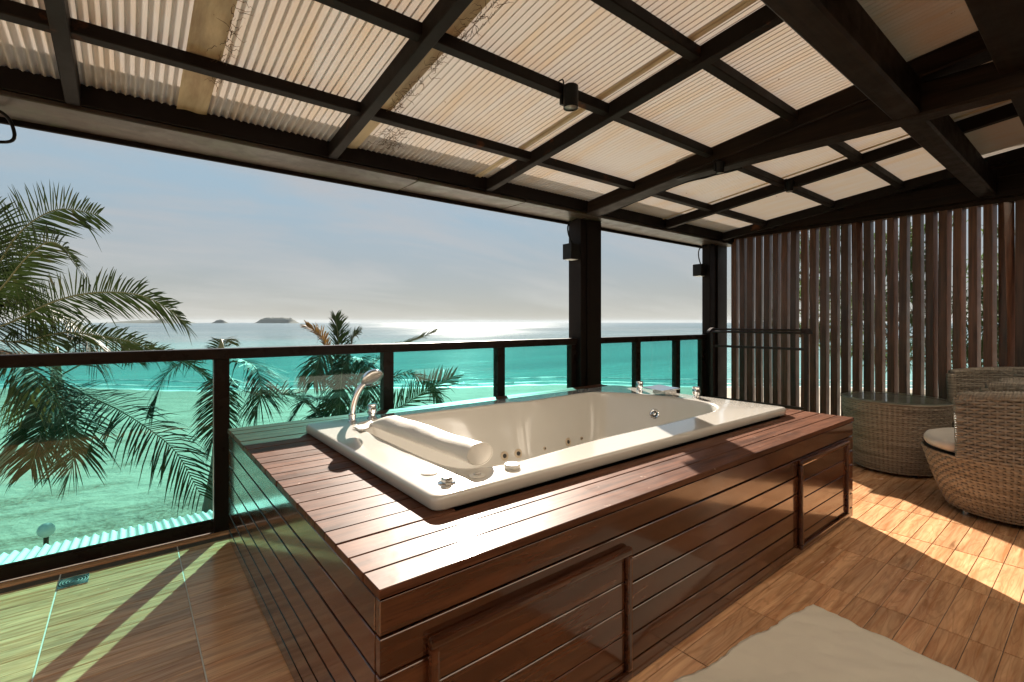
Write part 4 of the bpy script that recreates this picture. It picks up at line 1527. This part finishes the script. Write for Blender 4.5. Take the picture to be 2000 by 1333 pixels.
# ------------------------------------------------------------------ awning below the balcony and the garden lamp
aw = empty('lower_awning', (-0.3, 4.2, -0.35), 'white corrugated awning sloping away below the railing', 'awning')
v, f = [], []
n_ = 640
for j in range(2):
    y, z = ((3.46, -0.16), (5.0, -0.42))[j]
    for i in range(n_ + 1):
        x = -3.2 + 6.4 * i / n_
        v.append((x + 0.3, y - 4.2, z + 0.35 + 0.012 * math.sin(2 * PI * x / 0.055)))
for i in range(n_): f.append((i, i + 1, n_ + 2 + i, n_ + 1 + i))
obj('sheet', mesh('sheet', v, f, M['awning'], True), aw)
mb = MB()
mb.box(-2.9, 3.5, 0.70, 0.76, -0.15, -0.075); mb.build('batten', M['steel'], aw)
for x in (-2.5, 0.1, 2.9):
    mb = MB(); mb.box(x - 0.04, x + 0.04, 0.69, 0.77, -2.95, -0.152); mb.build('post', M['steel'], aw)
gp = at(90, 1036, 6.9)
gz = ground_z(gp)
gl_ = empty('garden_lamp', (gp.x, gp.y, gz), 'white globe garden lamp standing just beyond the awning', 'lamp')
mb = MB(); mb.tube([(0, 0, -0.1), (0, 0, gp.z - gz - 0.10)], 0.03, 12); mb.build('pole', M['black'], gl_)
mb = MB(); mb.lathe([(0.10 * math.sin(PI * (k + 0.5) / 16), -0.10 * math.cos(PI * (k + 0.5) / 16)) for k in range(16)], 28); mb.build('globe', M['globe'], gl_, (0, 0, gp.z - gz), smooth=True)

# ------------------------------------------------------------------ palms
def frond(parent, pts, org, seed, ll=0.62, roll=0.0, hang=0.35, mat='frond', nl=74, start=0.14, wid=0.027, fold=0.25):
    """pts: midrib points in the world; leaflets on both sides, hanging by their own weight"""
    rr = random.Random(seed)
    rb = spline(pts, 8)
    L = [0]
    for a, b in zip(rb, rb[1:]): L.append(L[-1] + (b - a).length)
    tot = L[-1]

    def samp(s):
        s = max(0, min(tot, s))
        for i in range(len(rb) - 1):
            if L[i + 1] >= s:
                t = (s - L[i]) / max(1e-6, L[i + 1] - L[i])
                return rb[i].lerp(rb[i + 1], t), (rb[i + 1] - rb[i]).normalized()
        return rb[-1], (rb[-1] - rb[-2]).normalized()
    mb = MB()
    for k in range(nl):
        q = (k + 0.5) / nl
        s = tot * (start + (1 - start) * q)
        p, t = samp(s)
        up = Vector((0, 0, 1))
        side = t.cross(up)
        if side.length < 0.15: side = t.cross(Vector((RT.x, RT.y, 0.2)))
        side.normalize()
        upn = side.cross(t).normalized()
        side, upn = side * math.cos(roll) + upn * math.sin(roll), upn * math.cos(roll) - side * math.sin(roll)
        ln = ll * (0.45 + 0.55 * math.sin(PI * min(1, 0.12 + q * 0.80)) ** 0.7) * (1.0 if q < 0.8 else 1 - (q - 0.8) * 1.6)
        fwd = 0.45 + 0.75 * q
        for sg in (-1, 1):
            if rr.random() < 0.04: continue
            d = (side * sg + t * (fwd + rr.uniform(-0.2, 0.2)) + upn * (fold + rr.uniform(-0.2, 0.2))).normalized()
            l2 = ln * rr.uniform(0.82, 1.08)
            w = wid * rr.uniform(0.8, 1.15)
            hg = hang * rr.uniform(0.5, 1.7) + (0.7 if rr.random() < 0.06 else 0)
            nrm = d.cross(t).normalized()
            wv = d.cross(nrm).normalized()
            c = [p, None, None, None]
            c[1] = p + d * l2 * 0.36 + Vector((0, 0, -hg * l2 * 0.07))
            c[2] = p + d * l2 * 0.70 + Vector((0, 0, -hg * l2 * 0.30))
            c[3] = p + d * l2 * 0.96 + Vector((0, 0, -hg * l2 * 0.66))
            ws = (w * 0.35, w * 0.5, w * 0.38, 0.001)
            base = len(mb.v)
            for j in range(4):
                e = wv * ws[j] + nrm * ws[j] * 0.25
                mb.v.append(tuple(c[j] - e - org)); mb.v.append(tuple(c[j] + e - org))
            for j in range(3):
                mb.f.append((base + 2 * j, base + 2 * j + 1, base + 2 * j + 3, base + 2 * j + 2))
    o = mb.build('frond', M[mat], parent)
    mb = MB()
    mb.tube([p - org for p in rb[::2] + ([rb[-1]] if len(rb) % 2 == 0 else [])], [0.017 * (1 - 0.85 * i / (len(rb[::2]))) for i in range(len(rb[::2]) + (1 if len(rb) % 2 == 0 else 0))], 6)
    mb.build('midrib', M['rachis'] if mat == 'frond' else M['dryfrond'], o, smooth=True)
    return o


def palm(label, crown, base_xy, fronds, auto, seed, length=3.2, ll=0.62, thick=0.13):
    """crown: world point of the growing tip; fronds: given midribs; auto: further fronds as (azimuth, rise)"""
    org = Vector((base_xy[0], base_xy[1], 0)); org.z = ground_z(org)
    t_ = empty('palm_tree', org, label, 'palm tree', 'coconut palms in front of the balcony')
    pts = [Vector((0, 0, -0.3)), (crown - org) * 0.33 + Vector((0.12, -0.08, 0)), (crown - org) * 0.7 + Vector((0.06, -0.1, 0)), crown - org + Vector((0, 0, -0.05))]
    sp_ = spline(pts, 14)
    mb = MB(); mb.tube(sp_, [thick * (1.35 - 0.5 * i / len(sp_)) * (1 + 0.07 * (i % 2)) for i in range(len(sp_))], 12); mb.build('trunk', M['bark'], t_, smooth=True)
    mb = MB(); mb.lathe([(thick * 0.8, -0.35), (thick * 1.15, -0.1), (thick * 1.0, 0.15), (thick * 0.45, 0.45), (0.02, 0.6)], 12); mb.build('heart', M['rachis'], t_, crown - org, smooth=True)
    k = 0
    for fr_ in fronds:
        k += 1
        kw = dict(fr_[1]) if len(fr_) > 1 else {}
        kw.setdefault('ll', ll)
        frond(t_, [crown] + [at(*q) for q in fr_[0]], org, seed * 100 + k, **kw)
    rr = random.Random(seed)
    for (az, rise, lf) in auto:
        k += 1
        a = R(az)
        dh = Vector((math.cos(a), math.sin(a), 0))
        Lq = length * lf
        pts = [crown, crown + dh * Lq * 0.30 * math.cos(R(rise)) + Vector((0, 0, Lq * 0.32 * math.sin(R(rise)))),
               crown + dh * Lq * 0.62 * math.cos(R(rise * 0.6)) + Vector((0, 0, Lq * 0.52 * math.sin(R(rise * 0.75)) - Lq * 0.03)),
               crown + dh * Lq * 0.88 * math.cos(R(rise * 0.5)) + Vector((0, 0, Lq * 0.55 * math.sin(R(rise * 0.55)) - Lq * 0.17)),
               crown + dh * Lq * 1.02 * math.cos(R(rise * 0.5)) + Vector((0, 0, Lq * 0.50 * math.sin(R(rise * 0.3)) - Lq * 0.36))]
        frond(t_, pts, org, seed * 100 + k, ll=ll, roll=rr.uniform(-0.4, 0.4), hang=rr.uniform(0.3, 0.8))
    return t_


# tall palm whose crown stands beside the left edge
crown1 = at(-75, 640, 7.6)
palm('tall palm whose long fronds arch over the rail from the left edge', crown1, (crown1.x - 0.7, crown1.y - 0.5),
     [([(0, 512, 7.5), (32, 462, 7.4), (75, 425, 7.3), (125, 408, 7.2), (192, 420, 7.1)], dict(roll=0.9, hang=0.1, ll=0.66, fold=0.05)),
      ([(0, 566, 7.2), (50, 505, 7.0), (92, 474, 6.9), (124, 484, 6.8), (150, 520, 6.7)], dict(roll=0.9, hang=0.25, ll=0.55)),
      ([(0, 638, 7.4), (98, 592, 7.2), (175, 573, 7.1), (260, 574, 7.0), (320, 598, 7.0), (362, 632, 6.9)], dict(roll=0.95, hang=0.22, ll=0.60, nl=100, fold=0.1)),
      ([(20, 668, 7.9), (120, 650, 7.9), (200, 657, 7.9), (270, 672, 7.9), (325, 700, 7.9)], dict(roll=0.8, hang=0.3, ll=0.55)),
      ([(0, 600, 8.0), (60, 590, 8.1), (120, 612, 8.2), (170, 660, 8.2), (190, 720, 8.2)], dict(roll=0.2, hang=0.8, ll=0.62)),
      ([(0, 560, 7.9), (30, 560, 8.2), (60, 600, 8.4), (80, 660, 8.5)], dict(roll=0.2, hang=0.9, ll=0.6)),
      ([(-20, 540, 7.6), (-10, 440, 7.4), (-30, 380, 7.2)], dict(roll=0.5, hang=0.2)),
      ([(-30, 680, 7.6), (20, 690, 7.4), (50, 720, 7.3), (60, 790, 7.2)], dict(mat='dryfrond', hang=0.9)),
      ([(-20, 690, 7.0), (60, 720, 6.6), (120, 800, 6.4), (140, 890, 6.3)], dict(roll=0.1, hang=0.4, ll=0.6))],
     [(150, 40, 0.9), (110, 55, 0.9)], 1, 3.3, 0.62)
# lower palm seen through the first pane
crown2 = at(110, 738, 9.4)
palm('low palm with drooping fronds behind the leftmost wide pane', crown2, (at(-110, 630, 10.2).x, at(-110, 630, 10.2).y),
     [([(165, 770, 9.0), (230, 800, 8.7), (290, 838, 8.4), (345, 885, 8.2), (392, 968, 8.1)], dict(roll=-0.5, hang=0.5, ll=0.75, nl=64)),
      ([(140, 780, 8.8), (150, 830, 8.4), (148, 880, 8.2), (130, 945, 8.1)], dict(hang=0.3, ll=0.75)),
      ([(90, 790, 8.8), (80, 850, 8.5), (60, 915, 8.3)], dict(hang=0.3, ll=0.75)),
      ([(190, 700, 9.6), (290, 690, 9.8), (360, 705, 9.9), (410, 745, 10.0)], dict(roll=0.5, hang=0.3, ll=0.7)),
      ([(130, 690, 9.8), (170, 664, 10.2), (230, 668, 10.6), (260, 700, 11)], dict(hang=0.5))],
     [], 2, 3.0, 0.7, 0.08)
# palm behind the thick railing post
crown3 = at(432, 712, 11.5)
palm('palm standing right behind the railing post at the deck corner', crown3, (at(404, 900, 11.4).x, at(404, 900, 11.4).y),
     [([(470, 705, 11.0), (500, 720, 10.7), (510, 760, 10.5), (498, 812, 10.4)], dict(roll=0.2, hang=0.5, ll=0.75)),
      ([(470, 760, 11.2), (520, 770, 11.0), (575, 772, 10.9), (622, 812, 10.8)], dict(roll=0.5, hang=0.4, ll=0.8)),
      ([(405, 700, 11.4), (360, 705, 11.3), (320, 740, 11.2), (300, 800, 11.1)], dict(hang=0.6, ll=0.75)),
      ([(425, 690, 11.7), (432, 668, 11.9), (440, 664, 12.2), (452, 672, 12.6)], dict(hang=0.4, ll=0.45, nl=40)),
      ([(430, 760, 11.2), (425, 820, 10.9), (410, 880, 10.8)], dict(hang=0.3, ll=0.7))],
     [], 3, 2.6, 0.7, 0.12)
# bushy palm in the middle
crown4 = at(662, 770, 11.8)
palm('bushy palm with upright fronds behind the hand shower', crown4, (crown4.x + 0.1, crown4.y + 0.1),
     [([(662, 715, 11.8), (660, 660, 11.8), (655, 618, 11.8)], dict(roll=0.3, hang=0.15, ll=0.6)),
      ([(645, 710, 11.6), (628, 660, 11.5), (598, 636, 11.4)], dict(roll=0.4, hang=0.3, mat='dryfrond', ll=0.5)),
      ([(680, 715, 11.9), (688, 665, 12.0), (700, 650, 12.1)], dict(roll=0.5, hang=0.3)),
      ([(710, 730, 12.0), (760, 685, 12.2), (800, 668, 12.3), (850, 648, 12.4)], dict(roll=0.2, hang=0.2, ll=0.42)),
      ([(720, 800, 11.5), (770, 800, 11.3), (830, 765, 11.2), (885, 735, 11.1)], dict(roll=0.75, hang=0.1, ll=0.8)),
      ([(720, 760, 12.3), (790, 730, 12.6), (830, 745, 12.8), (860, 790, 13.0)], dict(roll=0.3, hang=0.6, ll=0.6)),
      ([(630, 740, 11.5), (612, 715, 11.4), (596, 735, 11.3)], dict(hang=0.5)),
      ([(630, 780, 11.4), (600, 780, 11.2), (572, 815, 11.1)], dict(hang=0.5)),
      ([(650, 720, 11.3), (640, 690, 11.0), (625, 700, 10.7), (612, 750, 10.5)], dict(hang=0.7)),
      ([(680, 730, 11.3), (700, 700, 11.0), (715, 720, 10.7), (722, 780, 10.5)], dict(hang=0.7)),
      ([(665, 740, 11.2), (668, 720, 10.8), (666, 755, 10.4), (662, 820, 10.2)], dict(hang=0.7)),
      ([(690, 790, 11.2), (715, 815, 10.9), (730, 870, 10.7)], dict(hang=0.5)),
      ([(640, 800, 11.2), (615, 830, 10.9), (600, 880, 10.7)], dict(hang=0.5))],
     [], 4, 2.4, 0.62, 0.12)


# ------------------------------------------------------------------ feathery trees beyond the screen
def feathery(label, px, d, htop, seed, spread):
    rr = random.Random(seed)
    base = at(px, 630, d); base.z = ground_z(base) - 0.1
    t_ = empty('casuarina_tree', base, label, 'tree', 'feathery trees beyond the screen')
    top = htop
    mb = MB()
    tr_ = [Vector((0, 0, 0)), Vector((0.15, 0.1, top * 0.35)), Vector((-0.1, 0.2, top * 0.7)), Vector((0.1, 0.0, top))]
    sp_ = spline(tr_, 8)
    mb.tube(sp_, [0.20 * (1 - 0.9 * i / len(sp_)) for i in range(len(sp_))], 10)
    tips = []
    for k in range(46):
        s = rr.uniform(0.42, 0.98)
        p = sp_[int(s * (len(sp_) - 1))]
        a = rr.uniform(0, 2 * PI)
        ln = spread * (1.15 - s * 0.65) * rr.uniform(0.6, 1.15)
        e = p + Vector((math.cos(a) * ln, math.sin(a) * ln, ln * rr.uniform(-0.05, 0.45)))
        m_ = p.lerp(e, 0.5) + Vector((0, 0, ln * 0.12))
        br = spline([p, m_, e], 6)
        mb.tube(br, [0.045 * (1 - 0.85 * i / len(br)) for i in range(len(br))], 5)
        tips.append(br)
    mb.build('trunk', M['bark'], t_, smooth=True)
    mb = MB()
    for br in tips:
        for q in range(90):
            p = br[min(len(br) - 1, int(rr.uniform(0.25, 1.0) * len(br)))] + Vector((rr.gauss(0, 0.16), rr.gauss(0, 0.16), rr.gauss(0, 0.10)))
            dr_ = Vector((rr.gauss(0, 0.5), rr.gauss(0, 0.5), rr.gauss(-0.55, 0.45))).normalized()
            ln = rr.uniform(0.16, 0.42)
            w = dr_.cross(Vector((rr.gauss(0, 1), rr.gauss(0, 1), rr.gauss(0, 1)))).normalized() * rr.uniform(0.010, 0.022)
            e = p + dr_ * ln
            mb.add([p - w, p + w, e + w * 0.3 + Vector((0, 0, -0.03)), e - w * 0.3 + Vector((0, 0, -0.03))], [(0, 1, 2, 3)])
    mb.build('crown', M['needle'], t_)


feathery('feathery tree whose foliage shows through the far slats', 1585, 19, 8.2, 11, 2.1)
feathery('feathery tree behind the middle of the slatted screen', 1760, 15, 7.5, 12, 2.3)
feathery('feathery tree behind the nearest slats at the right edge', 2020, 13, 7.0, 13, 2.4)

# ------------------------------------------------------------------ sea haze
def haze():
    m, n, l, o = new_mat('sea haze')
    pv = n.new('ShaderNodeVolumePrincipled')
    pv.inputs['Color'].default_value = (0.74, 0.87, 1.0, 1)
    pv.inputs['Density'].default_value = 0.000035
    pv.inputs['Anisotropy'].default_value = 0.0
    l.new(pv.outputs[0], o.inputs['Volume'])
    return m


mb = MB()
mb.box(-7000, 11000, -400, 11000, -9.5, 44)
M['haze'] = haze()
o = mb.build('haze', M['haze'])
tag(o, 'thin sea haze over the water', kind='stuff')
